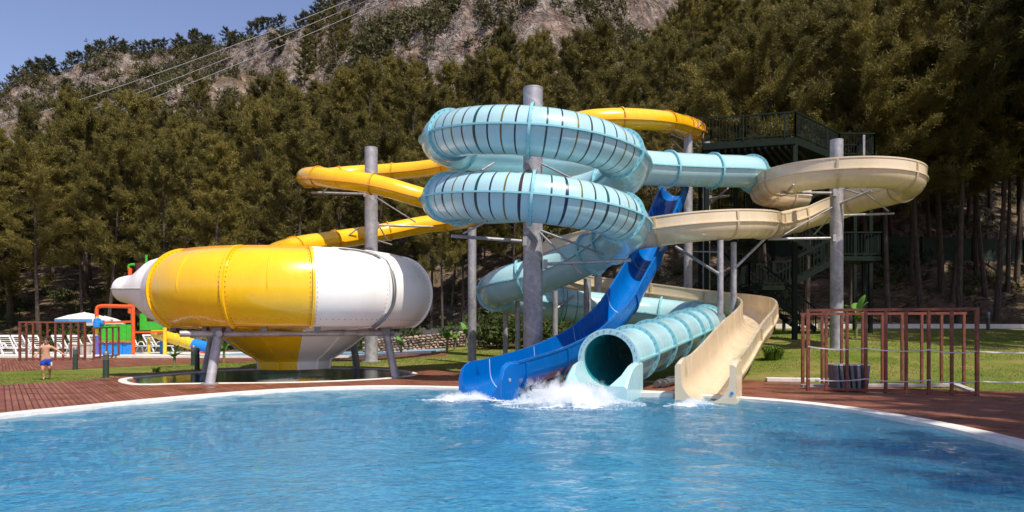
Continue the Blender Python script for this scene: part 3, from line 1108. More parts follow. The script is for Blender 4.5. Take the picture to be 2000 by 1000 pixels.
# first rows: bare trunks show under the crowns
FRONT = [(75, 49, 1.0), (162, 51, 0.95), (208, 50, 0.9), (20, 53, 1.0), (262, 52, 1.0), (330, 50, 0.95), (410, 51, 1.0), (500, 52, 1.0), (585, 51, .95), (660, 52, 1.0), (745, 51, .95),
         (865, 46, 0.72), (842, 50, 0.85), (880, 51, 0.8), (905, 49, 0.85), (950, 50, 0.8), (995, 47, 0.75), (1000, 54, .9), (1060, 51, 0.85), (1130, 48, 0.85), (1200, 50, 0.9), (1262, 47, .85),
         (1320, 50, .95), (1390, 52, .9), (1455, 50, .95), (1520, 52, .95), (1600, 50, .95), (1665, 51, .95), (1780, 46, .95), (1858, 44, 1.0), (1907, 47, 1.05), (1968, 45, 1.0), (2040, 46, 1.0), (2120, 45, 1.0), (1745, 49, 1.0), (1815, 48.5, 1.05), (1890, 51, 1.0), (1995, 49, 1.0), (1560, 47, .95), (1480, 46, .9), (1640, 46.5, .9),
         (-60, 50, 1.0), (-150, 51, 1.0), (1725, 51, .95), (1830, 52, 1.0), (1935, 53, 1.05)]
for px, y, sc in FRONT:
    x = (px - 1000) * y / FOC
    bare = px > 830 or px in (75, 162, 208)
    plant_tree(TALL if bare else NEAR, x, y, sc, 'pine forest behind the slides', LABEL_FOREST)
for px, y, sc in ((1420, 40.5, 1.1), (1500, 39.5, 1.1), (1575, 41, 1.15), (1660, 40.0, 1.1), (1735, 40.5, 1.2), (1800, 41.5, 1.25), (1872, 40.5, 1.3), (1945, 41, 1.3), (2010, 39.5, 1.3), (2080, 40.5, 1.35), (2150, 39, 1.3),
                  (1990, 52, 1.1), (2030, 50, 1.1), (1960, 55, 1.1), (2075, 53, 1.2), (1900, 56, 1.1), (1700, 44, 1.2), (1840, 45, 1.3), (1925, 44.5, 1.3), (1985, 46, 1.3)):
    plant_tree(TALL, (px - 1000) * y / FOC, y, sc, 'pine forest behind the slides', LABEL_FOREST)
rows = [(57, 5.6), (63, 5.4), (70, 5.6), (77, 5.8), (85, 6.2), (94, 6.6), (103, 7.0), (113, 7.6)]
for y0, step in rows:
    q = -0.80
    while q < 0.80:
        y = y0 + random.uniform(-2.4, 2.4)
        x = q * y0 + random.uniform(-1.2, 1.2)
        q += step * random.uniform(0.8, 1.2) / y0 * 0.86
        px = 1000 + FOC * x / y
        # the forest stops at this line; rock shows above it
        top = float(np.interp(px, [-200, 0, 130, 300, 420, 500, 560, 680, 740, 850, 940, 1010, 1080, 1200, 1290, 1340, 1400, 2300],
                              [325, 285, 235, 215, 190, 145, 105, 90, 165, 185, 130, 75, 100, 110, 95, 20, -40, -200]))
        if y > 106 and px > 1150: continue
        z = ground(x, y)
        sc = random.uniform(0.75, 1.12)
        if HOR - (z + 13 * sc - EYE) * FOC / y < top - 12:
            sc = (EYE + (HOR - top + random.uniform(-8, 26)) * y / FOC - z) / 13
            if sc < 0.5:
                continue
        plant_tree(NEAR, x, y, sc, 'pine forest behind the slides', LABEL_FOREST)
# the forest climbs on among the first rocks
for y0, step in ((122, 7.0), (133, 7.5), (145, 8.0), (158, 8.5)):
    q = -0.50
    while q < 0.16:
        y = y0 + random.uniform(-4, 4); x = q * y0
        q += step * random.uniform(0.8, 1.2) / y0
        px = 1000 + FOC * x / y
        if noise.noise((x * 0.045, y * 0.045, 5.0)) < -0.12 or 742 < px < 930 or px > 1060: continue
        top = float(np.interp(px, [300, 420, 500, 560, 640, 700, 760, 900, 1000, 1250], [205, 165, 115, 60, 30, 20, 60, 70, 30, 20]))
        sc = (EYE + (HOR - top + random.uniform(-8, 30)) * y / FOC - ground(x, y)) / 14
        if sc < 0.35: continue
        plant_tree(NEAR, x, y, min(sc, random.uniform(0.65, 0.95)), 'pine forest behind the slides', LABEL_FOREST)

# pines along the mountain top
def crest(px):
    best = None
    for y in np.arange(185, 325, 3.0):
        x = (px - 1000) * y / FOC
        e = (ground(x, y) - EYE) / y
        if best is None or e > best[0]:
            best = (e, x, y)
    return best
for px in [22, 36, 52, 66, 78, 90, 100, 112, 124, 135, 147, 158, 168, 178, 190, 206, 222, 236, 248, 258, 272, 288, 305, 322, 340, 352, 364, 378, 390, 398, 410, 424, 440, 452, 458, 476, 490, 500, 514, 528,
           540, 552, 566, 578, 590, 600, 612, 626, 640, 655]:
    e, x, y = crest(px)
    for k in range(1 + (px % 3 == 0)):
        yy = y - random.uniform(0, 16) * k
        xx = (px + random.uniform(-6, 6) - 1000) * yy / FOC
        plant_tree(FAR, xx, yy, random.uniform(0.45, 0.85) * y / 290, 'pines along the mountain top', LABEL_RIDGE, 0.3)

# scrub all over the rocks: nobody could count it
def scrub():
    rng = np.random.default_rng(31)
    cs, keep = [], 0
    while keep < 8000:
        px = rng.uniform(-120, 1450)
        y = rng.uniform(112, 300) if px < 700 else rng.uniform(104, 215)
        x = (px - 1000) * y / FOC
        z = ground(x, y)
        sl = abs(ground(x, y + 1.0) - z)
        cl = noise.noise((x * 0.05, y * 0.05, 2.0)) + 0.35 * noise.noise((x * 0.2, y * 0.2, 7.0))
        if rng.uniform() > 0.52 + 1.6 * cl - 0.15 * max(0, sl - 0.8):
            continue
        r = rng.uniform(0.6, 1.9) * (1.45 if y > 150 else 1.0)
        for k in range(3 + int(3 * r)):
            cs.append((x + rng.normal(0, 0.45) * r, y + rng.normal(0, 0.45) * r, z + abs(rng.normal(0, 0.5)) * r))
        keep += 1
    v, tint = blades(np.array(cs), 10, 0.42, 0.85, 0.34, rng, 0.4)
    o = bpy.data.objects.new('hillside_scrub', tri_mesh('hillside_scrub', v, tint, M['scrub']))
    COL.objects.link(o)
    tag(o, 'dark green scrub clinging to the pale rocks of the mountain', 'scrub', kind='stuff')
scrub()

# bushes and undergrowth beneath the first trees
def undergrowth():
    rng = np.random.default_rng(77)
    cs = []
    for px, y, r, n in ((985, 37, 1.3, 150), (1010, 38, 1.2, 120), (960, 39, 0.9, 70), (1075, 39, 1.2, 120), (1130, 41, 1.1, 100), (880, 43.5, 0.7, 50), (800, 43, 0.8, 60), (700, 44, .9, 60), (1230, 42, 1.1, 90)):
        x = (px - 1000) * y / FOC
        z = ground(x, y)
        for k in range(n):
            d = rng.normal(0, 0.5, 3) * r
            cs.append((x + d[0], y + d[1], z + 0.35 * r + abs(d[2])))
    for k in range(1100):
        px = rng.uniform(-100, 2100); y = rng.uniform(45, 60)
        x = (px - 1000) * y / FOC
        if rng.uniform() > 0.5 + noise.noise((x * 0.3, y * 0.3, 4)): continue
        z = ground(x, y)
        for j in range(8):
            cs.append((x + rng.normal(0, .4), y + rng.normal(0, .4), z + abs(rng.normal(0, .3))))
    v, tint = blades(np.array(cs), 10, 0.16, 0.28, 0.12, rng, 0.3)
    o = bpy.data.objects.new('undergrowth', tri_mesh('undergrowth', v, tint, M['bush']))
    COL.objects.link(o)
    tag(o, 'dark leafy undergrowth below the front row of pines', 'undergrowth', kind='stuff')
undergrowth()

def lawn_blades():
    rng = np.random.default_rng(9)
    N = 120000
    y = 15.6 + 20 * rng.uniform(0, 1, N) ** 1.4
    px = rng.uniform(-60, 2060, N)
    x = (px - 1000) * y / FOC
    cs = []
    for a, b in zip(x, y):
        if inside(DECK_EDGE, a, b): continue
        if b > 23.2 and a < -13.0 + (b - 23) * 0.1 and b > 23.4: continue
        if noise.noise((a * 0.5, b * 0.5, 1.0)) < -0.32: continue
        cs.append((a, b, ground(a, b)))
    cs = np.array(cs)
    n = len(cs)
    h = 0.03 * rng.uniform(0.5, 1.5, n) * (1 + (cs[:, 1] - 15) * 0.02)
    w = 0.006 + 0.0006 * (cs[:, 1] - 15)
    a = rng.uniform(0, 6.28, n)
    v = np.empty((n, 3, 3))
    v[:, 0] = cs + np.stack([np.cos(a) * w, np.sin(a) * w, -0.01 + 0 * a], 1)
    v[:, 1] = cs - np.stack([np.cos(a) * w, np.sin(a) * w, 0.01 + 0 * a], 1)
    v[:, 2] = cs + np.stack([rng.normal(0, .03, n), rng.normal(0, .03, n), h], 1)
    o = bpy.data.objects.new('lawn_grass', tri_mesh('lawn_grass', v.reshape(-1, 3), rng.uniform(0, 1, n), M['grass_blade']))
    COL.objects.link(o)
    tag(o, 'short mown grass of the lawns round the deck', 'grass', kind='stuff')
lawn_blades()
# ------------------------------------------------------------------ slides
def flange_ring(mb, c, T, Sd, U, r0, r1, w, bolts=24, n=40):
    prof = [(r0, -w / 2), (r1, -w / 2), (r1, w / 2), (r0, w / 2)]
    vs, fs, ms = [], [], []
    for j in range(n):
        a = 2 * math.pi * j / n
        d = Sd * math.cos(a) + U * math.sin(a)
        for r, s in prof:
            vs.append(c + d * r + T * s)
    for j in range(n):
        k = (j + 1) % n
        for i in range(4):
            fs.append((j * 4 + i, j * 4 + (i + 1) % 4, k * 4 + (i + 1) % 4, k * 4 + i)); ms.append(0)
    mb.add(vs, fs, ms)
    rb = (r0 + r1) / 2 + 0.006
    for j in range(bolts):
        a = 2 * math.pi * (j + 0.5) / bolts
        d = Sd * math.cos(a) + U * math.sin(a)
        t = np.cross(T, d)
        for sgn in (-1, 1):
            p = c + d * rb + T * sgn * w / 2
            e = 0.011
            q = [p + t * e + d * e, p - t * e + d * e, p - t * e - d * e, p + t * e - d * e]
            mb.add(q + [x + T * sgn * 0.014 for x in q], [(4, 5, 6, 7), (0, 1, 5, 4), (1, 2, 6, 5), (2, 3, 7, 6), (3, 0, 4, 7)], 1)

def closed_tube_slide(root, path, r, mat, fmat, flange_at, seam=True, ds=0.12, stripes=(), rf=0.09, n=36, fw=0.07, seam_u=0.0, lining=None):
    """flange_at / stripes in metres along the path; stripes = (position, material slot)"""
    p, s = resample(path, ds)
    p = soften(p, 5)
    st = sorted(stripes)
    if st:                                    # add stations so that every painted band has its own faces
        L = np.r_[0, np.cumsum(np.linalg.norm(np.diff(p, axis=0), axis=1))]
        extra = [x + e for x, _ in st for e in (-0.016, 0.016)]
        t = np.unique(np.r_[L[::2], extra])
        p = np.stack([np.interp(t, L, p[:, i]) for i in range(3)], 1)
        mis = []
        for a, b in zip(t[:-1], t[1:]):
            m = 0
            for x, slot in st:
                if abs((a + b) / 2 - x) < 0.0162: m = slot
            mis.append(m)
    else:
        mis = 0
    fr = frames(p)
    L = np.r_[0, np.cumsum(np.linalg.norm(np.diff(p, axis=0), axis=1))]
    mb = MB()
    sweep(mb, p, fr, circle(r, n), caps=False, mis=mis)
    mats = [mat] + ([M['stripe_navy'], M['stripe_brown'], M['stripe_green'], M['stripe_gold']] if st else [])
    mb.build('tube', mats, root, 60)
    if seam:
        sb = MB()
        for sg in (-1, 1):
            a, b = sg * (math.sqrt(r * r - seam_u * seam_u) - 0.01), sg * (r + 0.075)
            sweep(sb, p, fr, [(a, seam_u - .022), (b, seam_u - .022), (b, seam_u + .022), (a, seam_u + .022)])
        sb.build('seam_flange', fmat, root)
    for x in flange_at:
        i = int(np.argmin(abs(L - x)))
        fb = MB()
        flange_ring(fb, p[i], fr[0][i], fr[1][i], fr[2][i], r - 0.01, r + rf, fw)
        fb.build('joint_flange', [fmat, M['bolt_ochre'] if mat is M['yellow'] else M['bolt_teal']], root)
    return p, fr, L

# ---- pale aqua closed raft tube: straight run, two striped coils, low loop, exit
CX, CY, CR = 0.67, 20.9, 2.69
TR = 0.62
pts = [at(1482, 352, 31.4), at(1470, 342, 30.2), (9.45, 28.45, 7.70), (7.4, 27.4, 7.52), (5.28, 26.3, 7.36), (2.4, 24.82, 7.25)]
def helix_h(th):
    return 6.5 - 1.7 * (th - 270) / 360
for th in np.arange(118, 724, 12.0):
    a = rad(th)
    pts.append((CX + CR * math.cos(a), CY + CR * math.sin(a), helix_h(th) - (0.02 * max(0, (th - 660) / 60) ** 2)))
pts += [(3.18, 21.9, 4.22), (2.65, 22.85, 3.92), (1.75, 23.6, 3.55), (0.9, 24.0, 3.27), (0.0, 24.25, 3.06), (-0.42, 24.7, 2.92), (-0.58, 25.5, 2.80), (-0.35, 26.35, 2.70), (0.3, 26.95, 2.60),
        (1.67, 27.35, 2.42), (3.8, 27.5, 2.2), (5.6, 27.45, 2.02), (6.6, 26.9, 1.86), (6.95, 25.9, 1.72), (6.65, 24.7, 1.60), (5.83, 23.2, 1.47), (4.6, 20.8, 1.22), (3.35, 18.4, 0.98), (2.45, 16.65, 0.81), (2.11, 15.98, 0.78)]
aq_path = catmull(pts, 8)
AQP, AQS = resample(aq_path, 0.12)
def nearest_s(pt):
    return float(AQS[int(np.argmin(((AQP - np.array(pt)) ** 2).sum(1)))])
def s_theta(th):
    a = rad(th)
    return nearest_s((CX + CR * math.cos(a), CY + CR * math.sin(a), helix_h(th)))
fl = [0.35, 0.9, 1.5, 3.2, 5.2, 7.4]
STRIPES = []
for turn in (0, 360):
    b = [s_theta(207 + turn), s_theta(267 + turn), s_theta(327 + turn)]
    fl += b + [s_theta(147 + turn), s_theta(387 + turn)]
    for a0, a1 in ((b[0], b[1]), (b[1], b[2])):
        for k in range(1, 9):
            STRIPES.append((a0 + (a1 - a0) * k / 9 + 0.0, [2, 3, 1, 4][k % 4]))
fl += [nearest_s(p) for p in ((2.65, 22.85, 3.92), (0.5, 24.1, 3.15), (-0.58, 25.5, 2.8), (1.67, 27.35, 2.42), (3.8, 27.5, 2.2), (5.6, 27.45, 2.02), (6.7, 26.7, 1.8), (6.8, 25.1, 1.63))]
end = AQS[-1]
fl += [end - d for d in (0.06, 1.9, 3.6, 5.3, 7.0, 8.3)]
low = nearest_s((1.67, 27.35, 2.42))
STRIPES += [(low + 0.25 + 0.42 * k, [1, 3, 2, 4][k % 4]) for k in range(3)]
fl = sorted(set(round(x, 2) for x in fl))
STRIPES = [s for s in STRIPES if min(abs(s[0] - f) for f in fl) > 0.05]
aq = thing('tube_slide', 'pale aqua closed tube slide coiling twice round the tallest grey pole, with dark stripes', 'water slide', (2.1, 16.0, 0))
aqp, aqf, aql = closed_tube_slide(aq, aq_path, TR, M['aqua'], M['aqua_flange'], fl, stripes=STRIPES)
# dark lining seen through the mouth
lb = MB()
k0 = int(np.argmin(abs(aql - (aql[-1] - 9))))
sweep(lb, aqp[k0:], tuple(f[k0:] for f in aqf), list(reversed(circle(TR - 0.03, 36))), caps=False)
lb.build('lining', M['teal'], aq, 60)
rb = MB()
i = len(aqp) - 1
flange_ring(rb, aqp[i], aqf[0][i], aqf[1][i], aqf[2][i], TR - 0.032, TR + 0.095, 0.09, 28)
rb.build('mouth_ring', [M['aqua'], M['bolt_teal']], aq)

def mouth_block(root, name, path, fr, half_w, r_in, tops, bottom, mat, n=16, floor_drop=0.0):
    """solid run-out: outer box with a round trough; tops = wall height over the path for every station"""
    profs = []
    for k in range(len(path)):
        tp = tops[k]
        z = math.asin(max(-0.97, min(0.97, tp / r_in))) if tp < r_in else math.pi / 2
        inner = []
        if tp > 0:
            xs = r_in
            inner = [(xs, tp)] + [(r_in * math.cos(a), r_in * math.sin(a)) for a in np.linspace(0, -math.pi, n)] + [(-xs, tp)]
        else:
            inner = [(r_in * math.cos(z), tp)] + [(r_in * math.cos(a), r_in * math.sin(a)) for a in np.linspace(z, -math.pi - z, n)] + [(-r_in * math.cos(z), tp)]
        bt = bottom[k] if not np.isscalar(bottom) else bottom
        outer = [(-half_w + 0.05, tp), (-half_w, tp - 0.05), (-half_w, bt), (half_w, bt), (half_w, tp - 0.05), (half_w - 0.05, tp)]
        profs.append(inner + outer)
    mb = MB()
    sweep(mb, path, fr, profs)
    return mb.build(name, mat, root, 32)

T0 = aqf[0][-1].copy(); T0[2] = 0; T0 /= np.linalg.norm(T0)
mp = np.array([aqp[-1] + T0 * d for d in (-0.25, 0.0, 0.2, 0.45, 0.7, 0.9)])
mouth_block(aq, 'run_out_trough', mp, frames(mp), 0.72, TR - 0.02, [-0.02, -0.02, -0.04, -0.10, -0.28, -0.50], -0.93, M['aqua'])

# ---- open channel slides
def chan_prof(r, wall, t=0.05, lip=0.07, ridge=0.055, n=14):
    inn = [(-r, wall)] + [(r * math.cos(a), r * math.sin(a)) for a in np.linspace(math.pi, 2 * math.pi, n)] + [(r, wall)]
    R = r + t
    out = [(r + lip, wall), (r + lip, wall - .05), (R, wall - .05), (R, .02), (R + ridge, .02), (R + ridge, -.02), (R, -.02)]
    out += [(R * math.cos(a), R * math.sin(a)) for a in np.linspace(-0.12, -math.pi + 0.12, n)]
    out += [(-R, -.02), (-R - ridge, -.02), (-R - ridge, .02), (-R, .02), (-R, wall - .05), (-r - lip, wall - .05), (-r - lip, wall)]
    return inn + out

def channel_slide(root, path, r, wall, mat, jmat, joints, ds=0.15, t=0.05, ridge=0.055, inner_joint=None, lip=0.07):
    p, _ = resample(path, ds)
    p = soften(p, 6)
    fr = frames(p)
    L = np.r_[0, np.cumsum(np.linalg.norm(np.diff(p, axis=0), axis=1))]
    wl = wall if callable(wall) else (lambda s: wall)
    mb = MB()
    sweep(mb, p, fr, [chan_prof(r, wl(s), t, lip, ridge) for s in L])
    mb.build('channel', mat, root, 34)
    for x in joints:
        i = int(np.argmin(abs(L - x)))
        w = wl(L[i]); R = r + t
        arc = [(-R, w - .06), (-R, .0)] + [(R * math.cos(a), R * math.sin(a)) for a in np.linspace(math.pi, 2 * math.pi, 18)] + [(R, .0), (R, w - .06)]
        e = 0.045
        R2 = R + e
        arc2 = [(R2, w - .06), (R2, .0)] + [(R2 * math.cos(a), R2 * math.sin(a)) for a in np.linspace(2 * math.pi, math.pi, 18)] + [(-R2, .0), (-R2, w - .06)]
        T = fr[0][i]
        jb = MB()
        pp = np.array([p[i] - T * 0.04, p[i] + T * 0.04])
        f2 = tuple(np.array([f[i], f[i]]) for f in fr)
        sweep(jb, pp, f2, arc + arc2)
        jb.build('joint_flange', jmat, root)
        if inner_joint:
            q = MB()
            ra, rb_ = r - 0.004, r + 0.01
            a1 = [(-ra, w - .02)] + [(ra * math.cos(a), ra * math.sin(a)) for a in np.linspace(math.pi, 2 * math.pi, 18)] + [(ra, w - .02)]
            a2 = [(rb_, w - .02)] + [(rb_ * math.cos(a), rb_ * math.sin(a)) for a in np.linspace(2 * math.pi, math.pi, 18)] + [(-rb_, w - .02)]
            pq = np.array([p[i] - T * 0.012, p[i] + T * 0.012])
            sweep(q, pq, f2, a1 + a2)
            q.build('joint_line', inner_joint, root)
    return p, fr, L

# beige: loop round the right-hand pole, S to the left, behind the coils, long back curve, down to the pool
BLX, BLY, BR = 12.30, 27.0, 2.36
bp = [(12.6, 31.3, 7.2), (11.5, 30.6, 7.15), (10.4, 29.5, 7.08)]
for th in np.arange(162, 405, 14.0):
    a = rad(th)
    bp.append((BLX + BR * math.cos(a), BLY + BR * math.sin(a), 7.02 - 0.28 * (th - 160) / 245))
bp += [(13.6, 29.35, 6.55), (12.4, 29.75, 6.22), (11.0, 29.0, 5.80), (9.85, 27.6, 5.50), (9.2, 26.2, 5.33), (8.3, 25.0, 5.18), (7.1, 24.25, 5.05), (5.9, 24.1, 4.93), (4.7, 24.5, 4.80), (3.2, 25.5, 4.62), (1.9, 26.6, 4.38), (1.2, 27.9, 4.08), (1.25, 29.2, 3.72),
       (2.4, 29.9, 3.38), (4.0, 29.7, 3.14), (6.1, 28.9, 2.84), (7.8, 27.6, 2.52), (8.5, 25.8, 2.26), (8.25, 24.0, 2.02), (7.45, 21.9, 1.70), (6.25, 19.5, 1.25), (5.15, 17.2, 0.76), (4.50, 15.9, 0.50), (4.22, 15.35, 0.45)]
be = thing('channel_slide', 'cream open channel slide looping round the right-hand pole, then curving down to the pool', 'water slide', (4.2, 15.3, 0))
bpath = catmull(bp, 8)
bl = resample(bpath, 0.15)[1][-1]
jp = list(np.arange(1.0, bl - 3.0, 2.35))
bpp, bff, bll = channel_slide(be, bpath, 0.50, lambda s: 0.40, M['beige'], M['beige_joint'], jp)
T0 = bff[0][-1].copy(); T0[2] = 0; T0 /= np.linalg.norm(T0)
mp = np.array([bpp[-1] + T0 * d for d in (-0.30, 0.0, 0.25, 0.42)])
mouth_block(be, 'run_out_trough', mp, frames(mp), 0.63, 0.50, [0.42, 0.42, 0.37, 0.30], -0.60, M['beige'])
bd = MB()
q = mp[-1] - frames(mp)[1][0] * 0.55 + T0 * 0.004
bd.tube([q + np.array((0, 0, -0.28)), q + np.array((0, 0, -0.28)) + T0 * 0.012], 0.035, 14)
bd.build('maker_badge', M['play_blue'], be)

# blue: steep straight flume
blc = [at(1322, 362, 28.6), at(1318, 374, 28.0), at(1300, 418, 26.8), (5.05, 25.6, 4.55), (4.4, 24.4, 3.52), (3.86, 23.5, 2.78), (3.42, 22.7, 2.22), (2.98, 21.95, 1.78), (2.4, 20.95, 1.38), (1.98, 20.2, 1.12), (1.35, 19.1, 0.86), (0.8, 18.1, 0.68),
       (0.2, 17.05, 0.55), (-0.22, 16.3, 0.47), (-0.40, 15.95, 0.44)]
blp = catmull(blc, 8)
bu = thing('speed_slide', 'deep blue straight open speed slide dropping steeply past the aqua coils into the pool', 'water slide', (-0.5, 15.9, 0))
blen = resample(blp, 0.15)[1][-1]
upp, uff, ull = channel_slide(bu, blp, 0.45, lambda s: 0.32, M['blue'], M['blue'], [blen - d for d in (0.6, 2.9, 5.4, 8.2, 11.0, 13.8)], ridge=0.0, inner_joint=M['joint_white'])
T0 = uff[0][-1].copy(); T0[2] = 0; T0 /= np.linalg.norm(T0)
mp = np.array([upp[-1] + T0 * d for d in (-0.15, 0.0, 0.28, 0.5, 0.62)])
mouth_block(bu, 'run_out_trough', mp, frames(mp), 0.54, 0.45, [0.34, 0.34, 0.33, 0.24, 0.02], -0.56, M['blue'])
bd = MB()
q = mp[2] - frames(mp)[1][0] * 0.542 + np.array((0, 0, -0.05))
bd.tube([q, q - frames(mp)[1][0] * 0.012], 0.04, 14)
bd.build('maker_badge', M['steel'], bu)

# yellow closed body slide
yp = [at(1362, 255, 33.0), at(1352, 251, 31.8), at(1334, 245, 30.4), at(1314, 239, 29.3), at(1290, 236, 28.2), at(1250, 233, 27.6), at(1200, 232, 27.2), at(1140, 237, 27.2), at(1070, 260, 28.6), at(980, 296, 31.4), at(900, 317, 33.3), at(828, 330, 34.2), at(760, 336, 34.5), at(690, 340, 34.4),
      at(640, 345, 33.6), at(606, 348, 32.2), at(598, 346, 30.7), at(620, 345, 29.6), at(660, 350, 29.0), at(710, 356, 28.7), at(760, 367, 28.6), at(810, 382, 28.7), at(860, 396, 29.2), at(905, 408, 30.1), at(928, 418, 31.2), at(915, 428, 32.3), at(880, 433, 32.8), at(828, 439, 32.7),
      at(760, 452, 32.2), at(700, 462, 31.4), at(640, 471, 30.3), at(590, 479, 29.0), at(560, 487, 27.8), at(540, 495, 26.4), at(535, 505, 25.2)]
yt = thing('tube_slide', 'yellow narrow tube slide winding from the green tower into the top of the big bowl', 'water slide', tuple(at(570, 480, 28)))
ypath = catmull(yp, 8)
yl = resample(ypath, 0.12)[1][-1]
closed_tube_slide(yt, ypath, 0.40, M['yellow'], M['yellow_edge'], [0.3, 0.75, 1.2, 1.9, 2.7] + list(np.arange(5.0, yl - 1, 2.6)), rf=0.05, fw=0.05, seam_u=-0.12, n=24)

# ------------------------------------------------------------------ bowl
BX, BY = -6.80, 22.4
bowl = thing('slide_bowl', 'huge yellow and white fibreglass slide bowl on slanting grey legs beside the pool', 'slide bowl', (BX, BY, 0))
bulge = [(3.30 + 0.98 * math.cos(a), 2.56 + 1.10 * math.sin(a)) for a in np.linspace(rad(100), rad(-66), 26)]
cone = [(3.72, 1.555), (2.42, 1.46), (2.22, 1.28), (1.80, 0.95), (1.42, 0.70), (1.20, 0.58), (1.13, 0.50), (1.10, 0.26)]
cuts = [-45, -7.4, 23.4, 53, 87, 122, 155, 191, 227, 271]
for k, a0 in enumerate(cuts):
    a1 = cuts[k + 1] if k + 1 < len(cuts) else cuts[0] + 360
    mat = M['yellow'] if a0 in (-45, -7.4, 155) else M['white_gel']
    b = MB(); b.lathe(bulge, (BX, BY, 0), rad(a0), rad(a1), 14)
    b.build('shell_panel', mat, bowl, 60)
    b = MB(); b.lathe(cone, (BX, BY, 0), rad(a0), rad(a1), 10)
    b.build('funnel_panel', mat, bowl, 25)
    # rim lip on the top
    b = MB(); b.lathe([(3.12, 3.62), (3.12, 3.71), (3.42, 3.71), (3.42, 3.63)], (BX, BY, 0), rad(a0), rad(a1), 14)
    b.build('rim', M['yellow_edge'] if mat is M['yellow'] else M['white_gel'], bowl)
    # raised joint fin along the panel edge, with bolts
    b = MB()
    ang = rad(a0)
    d = np.array((math.sin(ang), -math.cos(ang), 0)); tg = np.array((math.cos(ang), math.sin(ang), 0))
    prof = [np.array((BX, BY, 0)) + d * r + np.array((0, 0, h)) for r, h in bulge]
    cen = np.array((BX, BY, 2.56)) + d * 3.3
    vs, fs, ms = [], [], []
    for q in prof:
        o = (q - cen) / np.linalg.norm(q - cen)
        for a_, e in ((0.0, -0.035), (0.075, -0.035), (0.075, 0.035), (0.0, 0.035)):
            vs.append(q + o * a_ + tg * e)
    for i in range(len(prof) - 1):
        for j in range(4):
            fs.append((i * 4 + j, i * 4 + (j + 1) % 4, i * 4 + 4 + (j + 1) % 4, i * 4 + 4 + j)); ms.append(0)
    b.add(vs, fs, ms)
    for i in range(1, len(prof) - 1):
        q = prof[i]; o = (q - cen) / np.linalg.norm(q - cen)
        for sg in (-1, 1):
            b.box(q + o * 0.006 + tg * sg * 0.085, (0.02, 0.02, 0.02), ang, 1)
    b.build('joint_fin', [M['yellow'] if a0 == 23.4 else mat, M['bolt_ochre'] if (mat is M['yellow'] or a0 == 23.4) else M['bolt_grey']], bowl)
    # funnel edge ribs
    b = MB()
    for i in range(len(cone) - 1):
        (r0, h0), (r1, h1) = cone[i], cone[i + 1]
        p0 = np.array((BX, BY, h0)) + d * (r0 + 0.01); p1 = np.array((BX, BY, h1)) + d * (r1 + 0.01)
        b.beam(p0, p1, 0.09, 0.05)
    b.build('funnel_rib', mat, bowl)
# bolt row round the lower edge
b = MB()
for k in range(150):
    a = 2 * math.pi * k / 150
    hh = 1.74; rr_ = 3.30 + 0.98 * math.sqrt(1 - ((hh - 2.56) / 1.10) ** 2) + 0.004
    b.box((BX + rr_ * math.sin(a), BY - rr_ * math.cos(a), hh), (0.024, 0.014, 0.024), a)
b.build('bolt_row', M['bolt_grey'], bowl)
# moulded highlight ribs on the yellow panels
for aa in (-26, 8):
    b = MB()
    a = rad(aa)
    d = np.array((math.sin(a), -math.cos(a), 0))
    pts_ = [np.array((BX, BY, 0)) + d * (3.30 + 0.985 * math.cos(t)) + np.array((0, 0, 2.56 + 1.105 * math.sin(t))) for t in np.linspace(rad(52), rad(-5), 12)]
    b.tube(pts_, [0.004, 0.014, 0.02] + [0.022] * 7 + [0.014, 0.004], 8)
    b.build('moulded_rib', M['yellow'], bowl)
# white entry nose, bulging out on the left
tip = np.array((BX - 5.38, BY - 0.25, 2.70)); root_ = np.array((BX - 3.0, BY - 0.75, 2.62))
ns = 34
nose_p, nose_r = [], []
for i in range(ns):
    t = 1 - (1 - i / (ns - 1)) ** 1.6
    c = root_ + (tip - root_) * t
    d = (1 - t) * 2.62
    rz = float(np.interp(d, [0, .04, .12, .26, .5, .82, 1.0, 1.2, 1.6, 2.0, 2.7], [.01, .15, .29, .395, .44, .46, .54, .68, .96, 1.05, 1.06]))
    ry = float(np.interp(d, [0, .04, .12, .26, .5, .82, 1.0, 1.2, 1.6, 2.0, 2.7], [.01, .2, .40, .55, .66, .74, .82, .92, 1.1, 1.25, 1.4]))
    nose_p.append(c); nose_r.append((ry, rz))
dirn = (tip - root_); dirn[2] = 0; dirn /= np.linalg.norm(dirn)
sd = np.array((-dirn[1], dirn[0], 0))
b = MB(); vs, fs = [], []
for c, (ry, rz) in zip(nose_p, nose_r):
    for j in range(28):
        a = 2 * math.pi * j / 28
        vs.append(c + sd * ry * math.cos(a) + np.array((0, 0, rz * math.sin(a))))
for i in range(ns - 1):
    for j in range(28):
        fs.append((i * 28 + j, i * 28 + (j + 1) % 28, i * 28 + 28 + (j + 1) % 28, i * 28 + 28 + j))
b.add(vs, fs)
nose = b.build('entry_nose', M['white_gel'], bowl, 60)
b = MB()
side = -1 if sd[1] > 0 else 1
line = [c + side * sd * (ry + 0.012) for c, (ry, rz) in zip(nose_p, nose_r)]
b.tube(line, 0.022, 6)
b.build('seam', M['pale_board'], nose)
# hose running over the white panel
b = MB()
hp = []
for t, aa in zip(np.linspace(rad(88), rad(-64), 26), [34, 39, 44, 48, 50.5, 52, 53] + [54] * 12 + [53.5, 53, 52.5, 52, 51.5, 51, 50.5]):
    d = np.array((math.sin(rad(aa)), -math.cos(rad(aa)), 0))
    hp.append(np.array((BX, BY, 2.56)) + d * (3.30 + 1.03 * math.cos(t)) + np.array((0, 0, 1.15 * math.sin(t))))
b.tube(hp, 0.035, 10)
b.tube([p + np.array((0.075, 0, 0.0)) for p in hp[4:]], 0.028, 8)
b.build('hose', M['drain'], bowl)
